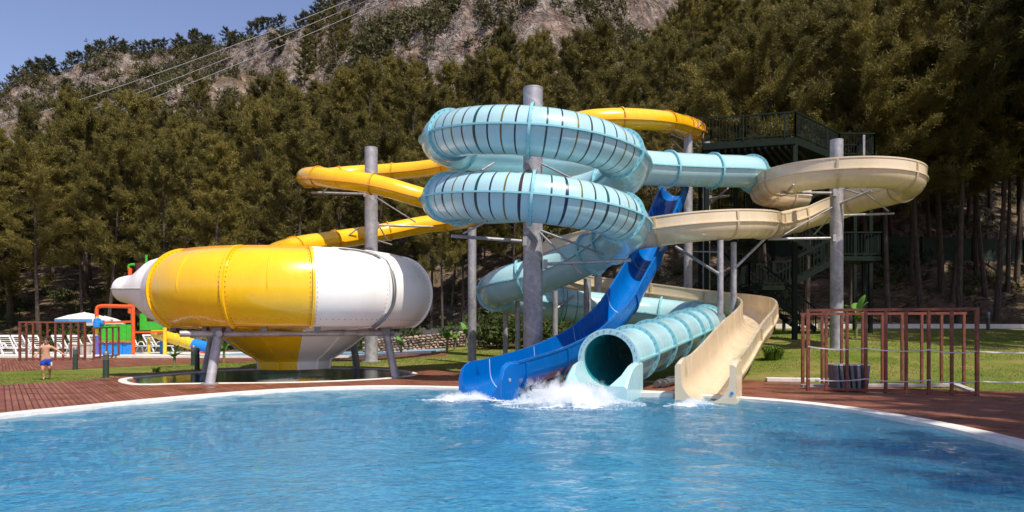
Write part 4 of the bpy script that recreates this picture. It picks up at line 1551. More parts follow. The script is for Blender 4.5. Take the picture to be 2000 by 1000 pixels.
# ring of beams and slanting legs
feet = [(-7.97, 18.9), (-3.45, 21.25), (-5.6, 25.9), (-10.1, 23.6)]
BH = 1.36
topsq = []
for fx, fy in feet:
    k = 0.91
    topsq.append((BX + (fx - BX) * k, BY + (fy - BY) * k, BH))
b = MB()
for i in range(4):
    p, q = np.array(topsq[i]), np.array(topsq[(i + 1) % 4])
    d = (q - p) / np.linalg.norm(q - p)
    e0 = 0.95 if i == 0 else 0.1
    b.tube([p - d * e0, q + d * 0.25], 0.085, 14)
b.build('ring_beam', M['steel'], bowl)
for i, (fx, fy) in enumerate(feet):
    b = MB()
    z0 = 0.03 if i != 3 else 0.03
    b.tube([(fx, fy, z0), topsq[i]], 0.125 if i != 1 else 0.115, 18)
    b.tube([(fx, fy, z0), (fx, fy, z0 + 0.03)], 0.22, 18)
    b.build('leg', M['steel'], bowl)
    b = MB()
    t = np.array(topsq[i]); d = np.array((BX - t[0], BY - t[1], 0)); d /= np.linalg.norm(d)
    b.beam(t + (0, 0, 0.05), t + d * 0.6 + np.array((0, 0, 0.34)), 0.16, 0.10)
    b.box(t + np.array((0, 0, 0.05)), (0.28, 0.28, 0.24))
    b.build('bracket', M['drain'], bowl)
b = MB()
for aa in (-25, -12, 4, 27, 55, 90, 130, 180, 240, 300):
    d = np.array((math.sin(rad(aa)), -math.cos(rad(aa)), 0))
    b.box(np.array((BX, BY, 1.53)) + d * 3.42, (0.16, 0.10, 0.22), rad(aa))
b.build('clamp', M['drain'], bowl)

# ------------------------------------------------------------------ support poles
def pole(px, base_y, top_y, Y, r, label, arms=(), cap=True, ground_z=None):
    x = (px - 1000) * Y / FOC
    gz = ground_z if ground_z is not None else min(ground(x, Y), at(px, base_y, Y)[2] if base_y else 99)
    top = at(px, top_y, Y)[2]
    o = thing('support_pole', label, 'support pole', (x, Y, gz), 'grey steel poles holding up the slides')
    b = MB()
    b.tube([(x, Y, gz - 0.3), (x, Y, top)], r, 28)
    b.build('post', M['steel'], o)
    b = MB()
    b.lathe([(0, 0.012), (r * 1.02, 0.012), (r * 1.02, -0.03), (r, -0.03)], (x, Y, top), n=24)
    b.build('end_cap', M['steel'], o)
    if r > 0.2:
        b = MB()
        b.tube([(x, Y, gz - 0.1), (x, Y, gz + 0.05)], r * 1.5, 24)
        b.build('base_plate', M['steel'], o)
    for kind, p, q, w in arms:
        b = MB()
        b.tube([p, q], w, 10)
        if kind == 'arm':
            d = (np.array(q) - np.array(p)); d /= np.linalg.norm(d)
            b.box(np.array(p) + d * 0.05, (0.12, 0.24, 0.26))
        b.build(kind, M['steel'], o)
    return o

cx = lambda px, Y: (px - 1000) * Y / FOC
pole(1041, None, 173, 20.9, 0.285, 'tallest grey steel pole, standing in the middle of the aqua coils',
     [('arm', (CX - .25, 20.8, 4.02), at(882, 461, 19.9), 0.05), ('arm', (CX + .25, 20.8, 3.36), at(1232, 508, 20.6), 0.05),
      ('brace', at(1052, 452, 20.7), at(1135, 535, 20.9), 0.032), ('brace', at(1055, 450, 20.7), at(1180, 497, 21.8), 0.032), ('brace', at(905, 456, 20.0), at(952, 432, 19.3), 0.03),
      ('brace', at(1058, 320, 20.7), at(1120, 350, 20.2), 0.03), ('brace', at(965, 318, 20.2), at(920, 345, 19.4), 0.03),
      ('arm', (CX, 20.65, 5.72), (CX - .3, 18.75, 5.74), 0.09), ('arm', (CX, 20.65, 4.02), (CX - .3, 18.75, 4.05), 0.09), ('arm', (CX, 21.1, 5.1), (CX + .3, 23.2, 5.1), 0.07)], ground_z=0.02)
pole(725, None, 289, 30.5, 0.275, 'grey steel pole standing just behind the white end of the bowl',
     [('arm', at(716, 379, 30.4), at(608, 376, 30.8), 0.05), ('brace', at(630, 375, 30.7), at(640, 366, 30.2), 0.03), ('brace', at(735, 386, 30.4), at(812, 434, 31.6), 0.03),
      ('arm', at(735, 440, 30.5), at(846, 443, 31.8), 0.05), ('brace', at(742, 444, 30.7), at(757, 470, 31.4), 0.03), ('brace', at(700, 445, 30.7), at(660, 476, 30.6), 0.03), ('brace', at(738, 470, 30.6), at(765, 478, 31.2), 0.03)])
pole(922, 685, 446, 28.0, 0.165, 'slim grey pole standing alone between the bowl and the aqua tube')
pole(1634, 650, 274, 27.0, 0.235, 'stout grey pole standing inside the cream loop on the right',
     [('arm', at(1630, 377, 26.9), at(1525, 376, 26.0), 0.05), ('brace', at(1560, 376, 26.2), at(1580, 362, 25.4), 0.03), ('brace', at(1535, 378, 26.1), at(1550, 360, 25.2), 0.03),
      ('brace', at(1640, 398, 26.8), at(1702, 372, 26.0), 0.045), ('brace', at(1645, 368, 27.0), at(1690, 382, 28.4), 0.03), ('brace', at(1680, 370, 26.5), at(1735, 412, 27.8), 0.03),
      ('arm', at(1640, 421, 27.1), at(1745, 417, 28.0), 0.045), ('arm', at(1630, 465, 26.9), at(1500, 467, 26.9), 0.05), ('brace', at(1625, 405, 26.9), at(1520, 465, 26.9), 0.028), ('brace', at(1625, 420, 27.1), at(1590, 458, 28.0), 0.028)])
pole(1344, None, 248, 31.0, 0.185, 'tall grey pole behind the blue slide, under the yellow tube',
     [('brace', at(1340, 300, 31.0), at(1316, 276, 30.4), 0.03), ('arm', at(1342, 275, 31.0), at(1312, 262, 30.0), 0.04), ('brace', at(1348, 270, 31), at(1375, 300, 33), .03)])
pole(1380, None, 276, 33.0, 0.165, 'thinner grey pole just right of the pole under the yellow tube',
     [('arm', at(1386, 388, 32.9), at(1424, 382, 30.6), 0.05), ('brace', at(1384, 400, 32.9), at(1422, 368, 30.4), 0.04)])
pole(1407, 660, 470, 24.0, 0.10, 'narrow pale pole under the cream channel, right of the striped tube',
     [('brace', at(1404, 535, 23.9), at(1320, 482, 25.6), 0.05), ('brace', at(1402, 492, 24.0), at(1352, 491, 25.5), 0.022)])
pole(1433, 628, 474, 25.2, 0.10, 'narrow grey pole beneath the S bend of the cream channel',
     [('brace', at(1437, 522, 25.2), at(1494, 466, 26.0), 0.05)])
pole(1147, None, 545, 24.2, 0.125, 'short grey pole touching the underside of the sloping aqua tube')
pole(1168, None, 530, 28.2, 0.15, 'short grey pole behind the blue slide, beside the low aqua loop')
pole(1084, 657, 569, 26.3, 0.105, 'very short grey pole under the low aqua loop, right of the tallest pole',
     [('brace', at(1088, 602, 26.3), at(1120, 578, 26.9), 0.045)])
pole(1011, 677, 588, 24.9, 0.085, 'very short grey pole left of the tallest pole, under the aqua bend')
pole(987, 655, 610, 26.6, 0.085, 'shortest grey pole, half hidden by bushes under the aqua bend')
pole(1268, None, 528, 28.8, 0.10, 'thin grey pole between the blue slide and the cream back curve')
# ------------------------------------------------------------------ green steel stair tower
DH = 9.78
tw_poly = [(8.55, 32.1), (12.25, 31.0), (15.7, 34.4), (17.45, 34.5), (17.6, 36.6), (9.4, 36.4)]
tower = thing('slide_tower', 'tall dark green steel stair tower with railed platforms where the slides begin', 'stair tower', (12.8, 33.5, ground(12.8, 33.5)))
b = MB()
n = len(tw_poly)
b.add([(x, y, DH) for x, y in tw_poly] + [(x, y, DH - 0.30) for x, y in tw_poly],
      [tuple(range(n)), tuple(range(2 * n - 1, n - 1, -1))] + [(i, i + n, (i + 1) % n + n, (i + 1) % n) for i in range(n)])
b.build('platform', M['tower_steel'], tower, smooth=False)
b = MB()
for k in range(14):
    t = k / 13
    p = np.array((8.7 + 3.5 * t, 32.2 - 1.05 * t, DH - 0.36)); q = np.array((9.5 + 6.0 * t, 36.2, DH - 0.36))
    b.beam(p, q, 0.10, 0.12)
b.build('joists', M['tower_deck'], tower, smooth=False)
def rail(p, q, h=1.08, gap=0.14, end=True, h0=0.1):
    b = MB()
    p, q = np.array(p, float), np.array(q, float)
    up = np.array((0, 0, 1.0))
    b.beam(p + up * h, q + up * h, 0.06)
    b.beam(p + up * h0, q + up * h0, 0.05)
    L = np.linalg.norm((q - p)[:2]); m = max(2, int(L / gap))
    for i in range(m + 1):
        c = p + (q - p) * i / m
        w = 0.055 if i % 12 == 0 or i == m else 0.024
        b.beam(c + up * (0 if w > .05 else h0), c + up * h, w)
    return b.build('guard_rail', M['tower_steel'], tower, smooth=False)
def pt3(i, z=DH): return (*tw_poly[i], z)
for i, j in ((0, 1), (1, 2), (2, 3), (3, 4), (4, 5)):
    rail(pt3(i), pt3(j))
def tower_post(x, y, z1, w=0.17):
    b = MB()
    b.beam((x, y, ground(x, y) - 0.1), (x, y, z1), w)
    b.build('post', M['tower_steel'], tower, smooth=False)
for x, y in ((12.28, 31.15), (8.75, 32.25), (9.5, 36.2), (15.6, 34.6), (17.35, 34.7), (17.4, 36.4), (13.2, 36.2), (10.6, 34.0), (16.3, 33.2)):
    tower_post(x, y, DH - 0.30 if (x, y) != (16.3, 33.2) else 5.0, 0.19 if y < 33 else 0.16)
def slab(poly, z, t=0.2):
    b = MB(); n = len(poly)
    b.add([(x, y, z) for x, y in poly] + [(x, y, z - t) for x, y in poly],
          [tuple(range(n)), tuple(range(2 * n - 1, n - 1, -1))] + [(i, i + n, (i + 1) % n + n, (i + 1) % n) for i in range(n)])
    b.build('landing', M['tower_steel'], tower, smooth=False)
def flight(p, q, w, rails=True):
    p, q = np.array(p, float), np.array(q, float)
    d = q - p; h = d.copy(); h[2] = 0; h /= np.linalg.norm(h)
    s = np.array((-h[1], h[0], 0)) * w / 2
    b = MB()
    for sg in (-1, 1):
        b.beam(p + s * sg, q + s * sg, 0.06, 0.26)
    k = int(abs(d[2]) / 0.19)
    for i in range(k):
        c = p + d * (i + .5) / k
        b.beam(c - s * .97, c + s * .97, 0.28, 0.04)
    b.build('stair_flight', M['tower_steel'], tower, smooth=False)
    if rails:
        for sg in (-1, 1):
            rail(p + s * sg, q + s * sg, 1.05, 0.15)
# landings and flights seen under the platform, bottom to top
zA, zB, zC = 3.45, 4.75, 7.2
slab([(10.9, 32.9), (12.6, 32.7), (12.8, 34.4), (11.0, 34.6)], zA)
rail((10.9, 32.9, zA), (12.5, 32.7, zA)); rail((10.9, 32.9, zA), (11.0, 34.6, zA))
slab([(14.9, 32.4), (16.7, 32.4), (16.9, 34.3), (15.0, 34.4)], zB)
rail((14.9, 32.4, zB), (16.7, 32.4, zB)); rail((16.7, 32.4, zB), (16.9, 34.2, zB))
flight((12.65, 33.1, zA), (15.0, 32.95, zB), 1.0)
flight((14.9, 34.2, zB), (11.6, 34.9, zC), 1.0)
slab([(9.9, 34.3), (11.7, 34.3), (11.7, 36.1), (9.9, 36.1)], zC)
rail((9.9, 34.3, zC), (11.7, 34.3, zC))
flight((11.7, 35.6, zC), (15.2, 35.6, DH - 0.1), 1.0)
flight((11.2, 33.9, zA), (14.6, 35.4, ground(14.6, 35.4) + 0.1), 1.0)
b = MB()
for p, q in (((8.75, 32.25, 6.2), (12.28, 31.15, 3.2)), ((8.75, 32.25, 3.0), (12.28, 31.15, 6.4)), ((9.5, 36.2, 2.6), (13.2, 36.2, 6.6)), ((13.2, 36.2, 2.6), (9.5, 36.2, 6.6)), ((9.0, 33.4, 2.2), (12.9, 33.0, 4.4)), ((12.28, 31.15, 6.6), (15.6, 34.6, 8.6)),
             ((8.75, 32.25, 6.6), (12.28, 31.15, 6.6)), ((9.5, 36.2, 6.6), (13.2, 36.2, 6.6)), ((13.2, 36.2, 6.6), (17.4, 36.4, 9.2)), ((8.75, 32.25, 2.6), (9.5, 36.2, 6.4))):
    b.beam(p, q, 0.09)
b.build('cross_brace', M['tower_steel'], tower, smooth=False)
b = MB()                                         # rail round the yellow slide's start
b.tube(catmull([at(1373, 270, 32.0), at(1374, 246, 32.0), at(1370, 240, 31.4), at(1366, 240, 31.0), at(1365, 248, 30.9)], 6), 0.025, 6)
b.build('start_rail', M['steel'], tower)
b = MB()
b.beam((16.9, 34.45, DH), (16.9, 34.45, DH + 1.0), 0.10)
b.build('tank', M['steel'], tower)

# ------------------------------------------------------------------ red-brown steel frames
def frame_panel(p, q, zs, H, n, label, w=0.06, extra=()):
    p, q = np.array(p, float), np.array(q, float)
    o = thing('barrier', label, 'barrier', tuple((p + q) / 2), 'red-brown steel barriers round the pool')
    up = np.array((0, 0, 1.0))
    b = MB(); b.beam(p + up * H, q + up * H, w, w); b.build('top_rail', M['rust'], o, smooth=False)
    b = MB(); b.beam(p + up * 0.06, q + up * 0.06, w, w); b.build('bottom_rail', M['rust'], o, smooth=False)
    for t in zs:
        c = p + (q - p) * t
        ww = w * (1.1 if t in (0, 1) else 0.95)
        b = MB(); b.beam(c + up * 0.0, c + up * (H - w / 2 - 0.002 if t not in (0, 1) else H + w / 2 + 0.002), ww, ww)
        b.build('upright', M['rust'], o, smooth=False)
    return o
FA, FB = (6.98, 16.9, 0.03), (10.12, 15.6, 0.03)
frame_panel(FA, FB, [0, 0.115, 0.245, 0.36, 0.48, 0.60, 0.73, 0.86, 1], 1.90, 9, 'red-brown steel frame of uprights on the right deck, nearer of the two rows')
frame_panel((7.30, 18.0, ground(7.3, 18.0) + 0.0), (11.25, 17.75, ground(11.25, 17.75)), [0.0, 0.12, 0.24, 0.37, 0.49, 0.61, 0.73, 0.85, 0.985], 1.86, 9, 'red-brown steel frame of uprights on the right lawn edge, farther of the two rows')
b = MB()
b.beam((7.1, 17.55, 0.10), (10.5, 17.05, 0.16), 0.26, 0.06)
tag(b.build('plank', M['pale_board'], smooth=False), 'long pale grey plank lying between the two rows of steel uprights', 'plank')
b = MB()
b.beam((10.55, 17.2, 0.19), (10.20, 15.8, 0.10), 0.16, 0.06)
tag(b.build('plank', M['pale_board'], smooth=False), 'short pale plank slanting to the right foot of the steel frame', 'plank')
PANEL_WORDS = ['leftmost', 'second from the left', 'third from the left', 'fourth from the left', 'fifth from the left', 'rightmost, leaning']
for k in range(6):
    b = MB()
    x0 = 7.62 + 0.105 * k + (0.03 if k == 5 else 0)
    lean = 0.05 if k < 5 else 0.14
    p = np.array((x0, 16.95 - 0.03 * k, 0.05)); q = p + np.array((-0.03 + lean * (k > 3), 0.10, 0.60))
    d = (q - p) / np.linalg.norm(q - p)
    for j in range(3):
        o_ = np.array((0.02, 0.16 * (j - 1), 0)) 
        b.beam(p + o_, q + o_, 0.065, 0.13)
    b.beam(q - d * 0.005 + np.array((0.02, -0.24, 0)), q - d * 0.005 + np.array((0.02, 0.24, 0)), 0.07, 0.03, mi=1)
    b.beam(p + d * 0.2 + np.array((0.02, -0.235, 0)), p + d * 0.2 + np.array((0.02, 0.235, 0)), 0.072, 0.05, mi=0)
    tag(b.build('grey_board', [M['grey_board'], M['white_plastic']], smooth=False), 'upright grey slatted board standing inside the steel frame, %s of the row' % PANEL_WORDS[k], 'board', 'grey boards stacked upright on the deck')
def tape(zf, pts, label):
    b = MB()
    p = []
    for (a, c) in zip(pts[:-1], pts[1:]):
        a, c = np.array(a), np.array(c)
        for i in range(8):
            t = i / 8; q = a + (c - a) * t; q = q - np.array((0, 0, 0.05 * 4 * t * (1 - t))); p.append(q)
    p.append(np.array(pts[-1]))
    vs, fs = [], []
    for i, q in enumerate(p):
        tw = 0.25 * math.sin(i * 0.8)
        for s1 in (-1, 1):
            for s2 in (-1, 1):
                vs.append(q + np.array((0, s2 * 0.002 + s1 * 0.012 * math.sin(tw), s1 * 0.012 * math.cos(tw))))
    for i in range(len(p) - 1):
        o = i * 4
        fs += [(o, o + 4, o + 6, o + 2), (o + 1, o + 3, o + 7, o + 5)]
    b.add(vs, fs)
    tag(b.build('barrier_tape', M['tape']), label, 'tape')
d_ = np.array(FB) - np.array(FA)
nn = np.array((d_[1], -d_[0], 0)); nn /= np.linalg.norm(nn); nn *= 0.036
def on(t, z): return tuple(np.array(FA) + d_ * t + nn + np.array((0, 0, z)))
tape(0, [on(0, 1.05), on(.36, 1.02), on(.73, 1.0), on(1, 0.98), (13.5, 17.2, 0.98)], 'white tape stretched across the steel frame at half height')
tape(0, [on(0, 0.29), on(.36, 0.32), on(.73, 0.33), on(1, 0.33), (13.5, 17.2, 0.30)], 'white tape stretched across the steel frame near its foot')
frame_panel((-22.45, 32.7, 0.05), (-19.9, 33.4, 0.05), [0, .10, .2, .31, .42, .54, .66, .78, .90, 1.0], 1.72, 9, 'red-brown steel frame of uprights on the far left path, behind the running boy', 0.075)
frame_panel((-19.6, 33.6, 0.05), (-19.75, 36.0, 0.1), [0, .25, .5, .75, 1.0], 1.45, 5, 'short red-brown steel frame seen nearly edge on, in front of the blue play panels', 0.07)

# ------------------------------------------------------------------ bollard lights
def bollard(px, py, Y, h, label, r=0.085):
    x = (px - 1000) * Y / FOC
    z = max(ground(x, Y), 0.0)
    o = thing('bollard', label, 'bollard light', (x, Y, z), 'green bollard lights along the lawns')
    b = MB(); b.lathe([(r * 1.25, 0), (r * 1.25, 0.02), (r, 0.02), (r, h * 0.68)], (x, Y, z), n=20); b.build('post', M['bollard'], o)
    b = MB()
    pr = []
    for k in range(5):
        zz = h * 0.68 + h * 0.035 * k
        pr += [(r * 0.82, zz), (r * 1.02, zz + h * .008), (r * 1.02, zz + h * 0.026), (r * 0.82, zz + h * .03)]
    pr += [(r * 1.05, h * 0.86), (r * 1.0, h * 0.93), (r * 0.7, h * 0.985), (0, h)]
    b.lathe(pr, (x, Y, z), n=20); b.build('lamp_head', M['bollard_cap'], o)
bollard(147, 722, 26.0, 0.82, 'green bollard light standing on the lawn to the right of the running boy')
bollard(207, 740, 21.4, 0.82, 'dark bollard light on the edge of the deck, under the white nose of the bowl')
bollard(378, 712, 28.8, 0.82, 'green bollard light behind the left legs of the bowl', 0.1)
bollard(385, 725, 25.4, 0.82, 'black bollard light just behind the front left leg of the bowl')
bollard(1930, 641, 36.5, 0.95, 'black bollard light at the top of the right lawn, beside the kerb')
bollard(1531, 640, 36.0, 0.85, 'dark bollard light near the green tower, behind the end of the cream slide')

# ------------------------------------------------------------------ loungers, parasols, planters
def make_lounger():
    o = thing('sun_lounger', 'x', 'sun lounger', (0, 0, 0), 'white plastic sun loungers by the splash pad')
    b = MB()
    for k in range(9):
        b.box((-0.30 + 0.135 * k + 0.05, 0, 0.34), (0.105, 0.58, 0.03))
    for s in (-1, 1):
        b.beam((-0.42, s * 0.32, 0.33), (1.0, s * 0.32, 0.33), 0.06, 0.08)
    b.build('seat', M['white_plastic'], o, smooth=False)
    b = MB()
    for k in range(6):
        t = (k + .5) / 6
        b.beam((-0.38 - 0.45 * t, -0.27, 0.36 + 0.62 * t), (-0.38 - 0.45 * t, 0.27, 0.36 + 0.62 * t), 0.09, 0.03)
    for s in (-1, 1):
        b.beam((-0.36, s * 0.29, 0.34), (-0.84, s * 0.29, 1.0), 0.05, 0.06)
    b.beam((-0.83, -0.3, 0.99), (-0.83, 0.3, 0.99), 0.06, 0.09)
    b.build('backrest', M['white_plastic'], o, smooth=False)
    for x, s in ((-0.35, 1), (-0.35, -1), (0.85, 1), (0.85, -1)):
        b = MB(); b.beam((x, s * 0.33, 0.31), (x + (0.16 if x > 0 else -0.18), s * 0.35, 0.0), 0.07, 0.05)
        b.build('leg', M['white_plastic'], o, smooth=False)
    for s in (-1, 1):
        b = MB(); b.tube(catmull([(-0.45, s * .36, .36), (-0.35, s * .38, .55), (0.0, s * .38, .56), (0.15, s * .37, .36)], 5), 0.03, 8)
        b.build('armrest', M['white_plastic'], o)
    return o
LG = [(-6, 39.6, 'cut off by the left edge'), (24, 39.4, 'left of the steel frame by the edge'), (52, 40.2, 'just outside the left end of the steel frame'),
      (80, 39.2, 'behind the raised arm of the running boy'), (130, 39.8, 'behind the middle of the steel frame'), (162, 39.2, 'behind the right half of the steel frame'),
      (200, 41.5, 'half hidden behind the green play panel'), (268, 43.0, 'right of the orange play post'), (306, 43.5, 'beside the yellow play slide')]
proto = make_lounger()
for i, (px, Y, w) in enumerate(LG):
    o = proto if i == 0 else copy_tree(proto)
    o['label'] = 'white sun lounger with raised back, ' + w
    x = (px - 1000) * Y / FOC
    o.location = (x, Y, 0.085)
    o.rotation_euler = (0, 0, rad(random.uniform(-30, -18)))
def parasol(px, Y, r, h, label, stripe):
    x = (px - 1000) * Y / FOC
    o = thing('parasol', label, 'parasol', (x, Y, 0.08))
    b = MB(); n = 8
    vs = [(x, Y, h + 0.42)]
    for k in range(n):
        a = 2 * math.pi * k / n
        vs.append((x + r * .55 * math.cos(a), Y + r * .55 * math.sin(a), h + 0.24))
    for k in range(n):
        a = 2 * math.pi * k / n
        vs.append((x + r * math.cos(a), Y + r * math.sin(a), h))
    for k in range(n):
        a = 2 * math.pi * k / n
        vs.append((x + r * math.cos(a), Y + r * math.sin(a), h - 0.2))
    fs, ms = [], []
    for k in range(n):
        k2 = (k + 1) % n
        fs.append((0, 1 + k, 1 + k2)); ms.append(0)
        fs.append((1 + k, 9 + k, 9 + k2, 1 + k2)); ms.append(0)
        fs.append((9 + k, 17 + k, 17 + k2, 9 + k2)); ms.append(1 if stripe and k in (5, 6) else 0)
    b.add(vs, fs, ms)
    b.build('canopy', [M['parasol'], M['parasol_blue']], o, smooth=False)
    b = MB(); b.tube([(x, Y, 0.1), (x, Y, h + 0.45)], 0.03, 8); b.build('pole', M['steel'], o)
    b = MB(); b.lathe([(0, .1), (.3, .1), (.3, 0), ], (x, Y, 0.08), n=16); b.build('base', M['planter'], o)
parasol(165, 42.5, 1.55, 2.02, 'white parasol with a blue band on its valance, behind the left steel frame', True)
parasol(205, 45.5, 1.2, 1.85, 'smaller plain parasol behind the blue banded one, by the play frame', False)
for px, Y, lb in ((146, 36.5, 'beige tub with tapering sides in front of the loungers, left of a pair'), (167, 36.6, 'beige tub with tapering sides in front of the loungers, right of a pair')):
    x = (px - 1000) * Y / FOC
    b = MB(); z = 0.13
    pr = [(0, 0.0), (0.23, 0.0), (0.28, 0.5), (0.31, 0.52), (0.31, 0.56), (0.25, 0.56), (0.24, 0.46), (0, 0.46)]
    b.lathe(pr, (x, Y, z), n=18)
    tag(b.build('planter_tub', M['planter']), lb, 'tub', 'beige tubs by the splash pad')

# ------------------------------------------------------------------ water play structure
PYD = 38.6
def pp(px, py, dy=0.0): return at(px, py, PYD + dy)
play = thing('water_play_frame', 'colourful water play structure with green and blue panels behind the bowl nose', 'play structure', tuple(at(250, 690, PYD)))
def ppart(name, mat, fn, **k):
    b = MB(); fn(b); return b.build(name, mat, play, **k)
gz = 0.0
def vpost(px, py, mat, w=0.09, dy=0.0, name='post', pyb=696):
    p = pp(px, py, dy)
    ppart(name, M[mat], lambda b: b.tube([(p[0], p[1], at(0, pyb, PYD)[2] - 0.1), p], w, 12))
vpost(260, 596, 'play_orange', 0.10)
vpost(190, 655, 'play_purple', 0.10)
vpost(322, 640, 'play_yellow', 0.10)
vpost(316, 640, 'play_blue', 0.10, 1.2)
vpost(291, 660, 'play_yellow', 0.08, 2.2)
vpost(258, 560, 'play_green', 0.07, 1.8)
ppart('pipe_post', M['play_yellow'], lambda b: b.tube([pp(189, 652), pp(189, 618)], 0.10, 12))
ppart('overhead_pipe', M['play_orange'], lambda b: b.tube(catmull([pp(189, 620), pp(189, 607), pp(191, 600), pp(198, 598), pp(230, 598), pp(262, 599)], 6), 0.10, 12))
def valve(b):
    b.lathe([(0, -.28), (.18, -.25), (.2, 0), (.16, .24), (0, .28)], pp(190, 631, -0.1), n=16)
    b.tube([pp(184, 630, -0.1), pp(203, 630, -0.1)], 0.12, 12)
ppart('valve', M['play_blue'], valve)
def slats(b, x0, x1, y0, y1, dy, n):
    for k in range(n):
        a = x0 + (x1 - x0) * k / n; c = x0 + (x1 - x0) * (k + 1) / n
        m = (pp(a, y0, dy) + pp(c, y1, dy)) / 2
        w = (c - a) * PYD / FOC * 0.97; h = (y1 - y0) * PYD / FOC
        b.box(m + np.array((0, 0.03 * (k % 2), 0)), (w, 0.08, h))
ppart('green_panel', M['play_green'], lambda b: slats(b, 198, 257, 633, 667, 0, 6), smooth=False)
ppart('blue_panel', M['play_blue'], lambda b: slats(b, 195, 257, 669, 696, 0, 7), smooth=False)
ppart('panel_beam', M['play_orange'], lambda b: (b.beam(pp(194, 667, -.08), pp(259, 667, -.08), 0.08), b.beam(pp(200, 630, -.02), pp(258, 628, -.02), 0.11)), smooth=False)
def gp2(b):
    b.box((pp(266, 612) + pp(279, 645)) / 2 + (0, .4, 0), (13 * PYD / FOC, .08, 33 * PYD / FOC))
    b.box((pp(279, 628) + pp(303, 645)) / 2 + (0, .4, 0), (24 * PYD / FOC, .08, 17 * PYD / FOC))
    b.box((pp(303, 623) + pp(317, 645)) / 2 + (0, .4, 0), (14 * PYD / FOC, .08, 22 * PYD / FOC))
ppart('green_panel', M['play_green'], gp2, smooth=False)
ppart('deck_beam', M['play_orange'], lambda b: b.beam(pp(262, 649, .3), pp(322, 648, .3), 0.10), smooth=False)
ppart('roof_panel', M['play_brown'], lambda b: b.add([pp(262, 606, 1.2), pp(295, 603, 1.2), pp(320, 630, 1.5), pp(285, 632, 1.5), pp(262, 610, 1.3), pp(295, 607, 1.3), pp(320, 634, 1.6), pp(285, 636, 1.6)],
      [(0, 1, 2, 3), (7, 6, 5, 4), (0, 4, 5, 1), (1, 5, 6, 2), (2, 6, 7, 3), (3, 7, 4, 0)]), smooth=False)
def bucket(b):
    c = pp(283, 540, 1.0)
    b.lathe([(0, 0), (.42, 0), (.50, .70), (.46, .70), (.40, .05)], c, n=20)
ppart('tipping_bucket', M['play_brown'], bucket)
ppart('spout', M['play_green'], lambda b: b.tube(catmull([pp(252, 527, .8), pp(252, 519, .8), pp(257, 517, .8), pp(270, 517, .8)], 5), 0.075, 10))
ppart('spout_post', M['play_orange'], lambda b: b.tube([pp(254, 612, .8), pp(254, 524, .8)], 0.11, 10))
ppart('bucket_post', M['play_green'], lambda b: b.tube([pp(286, 612, 1.0), pp(286, 498, 1.0)], 0.07, 10))
def pslide(b):
    b.tube(catmull([pp(304, 650, 1.5), pp(318, 655, 1.0), pp(345, 663, 0.0), pp(368, 670, -.6), pp(382, 674, -.8)], 6), 0.30, 16, caps=False)
    for q in (pp(318, 655, 1.0), pp(345, 663, 0.0), pp(368, 670, -.6)):
        b.ball(q, 0.345, 8, (0.35, 1, 1))
ppart('tube_slide', M['play_yellow'], pslide)
ppart('slide_end', M['play_blue'], lambda b: b.tube(catmull([pp(380, 673, -.8), pp(392, 676, -.9), pp(404, 679, -1.0), pp(414, 681, -1.1)], 4), 0.32, 16, caps=False))
ppart('slide_foot', M['play_orange'], lambda b: b.box(pp(405, 688, -1.0), (0.55, .5, .12)), smooth=False)

# pipes on the deck, slabs between the run-outs
for k, (px0, py0, Y0, px1, py1, Y1, lb) in enumerate(((1282, 751, 17.6, 1325, 733, 19.4, 'grey pipe lying on the deck between tube mouth and cream slide, front one of two'), (1294, 752, 17.7, 1331, 739, 19.0, 'grey pipe lying on the deck between tube mouth and cream slide, rear one of two'))):
    b = MB(); p = at(px0, 0, Y0); q = at(px1, 0, Y1); p[2] = 0.13; q[2] = 0.16
    b.tube([p, q], 0.085, 14)
    for t in (0.12, 0.55):
        c = p + (q - p) * t; d = (q - p) / np.linalg.norm(q - p)
        b.tube([c, c + d * 0.07], 0.115, 14)
    tag(b.build('pipe', M['drain']), lb, 'pipe', 'pipes lying by the run-outs')
b = MB(); b.box((3.15, 16.05, 0.02), (1.0, 0.62, 0.13), rad(-22))
tag(b.build('stone_slab', M['coping'], smooth=False), 'white stone slab at the pool edge between tube mouth and cream slide', 'slab')
b = MB(); b.box((7.9, 19.75, 0.085), (1.7, 0.4, 0.09), rad(-12)); b.box((8.6, 19.5, 0.085), (0.7, 0.32, 0.10), rad(8))
tag(b.build('kerb_stone', M['coping'], smooth=False), 'pale flat stones edging the lawn right of the cream slide', 'kerb stone')

# ------------------------------------------------------------------ rubble wall and windbreak fences
def rubble():
    rng = np.random.default_rng(3)
    b = MB(); tint = []
    x0, x1, Y = -8.6, -0.4, 41.0
    for row in range(6):
        x = x0 + rng.uniform(0, .2)
        while x < x1:
            w = rng.uniform(0.16, 0.34); h = rng.uniform(0.12, 0.19)
            z = ground(x, Y) + 0.06 + row * 0.145
            nf = len(b.f)
            b.ball((x + w / 2, Y + rng.uniform(-.04, .04), z), 0.5, 5, (w * 1.04, 0.36, h * 1.05))
            o = len(b.v)
            tint += [rng.uniform(0, .7)] * (len(b.f) - nf)
            x += w * 0.98
    V = np.array(b.v); V += rng.normal(0, 0.008, V.shape); b.v = [tuple(v) for v in V]
    tag(b.build('rubble_wall', M['stone'], tint=tint, angle=50), 'low rubble stone wall behind the lawn between bowl and aqua bend', 'stone wall')
rubble()
b = MB()
for i in range(12):
    x = -8 + i * 0.85
    b.box((x, 44.6, ground(x, 44.6) + 0.55), (0.84, 0.2, 1.1 + 0.05 * (i % 2)))
tag(b.build('retaining_wall', M['dark_wall'], smooth=False), 'dark grey retaining wall in the shade behind the rubble wall', 'retaining wall')
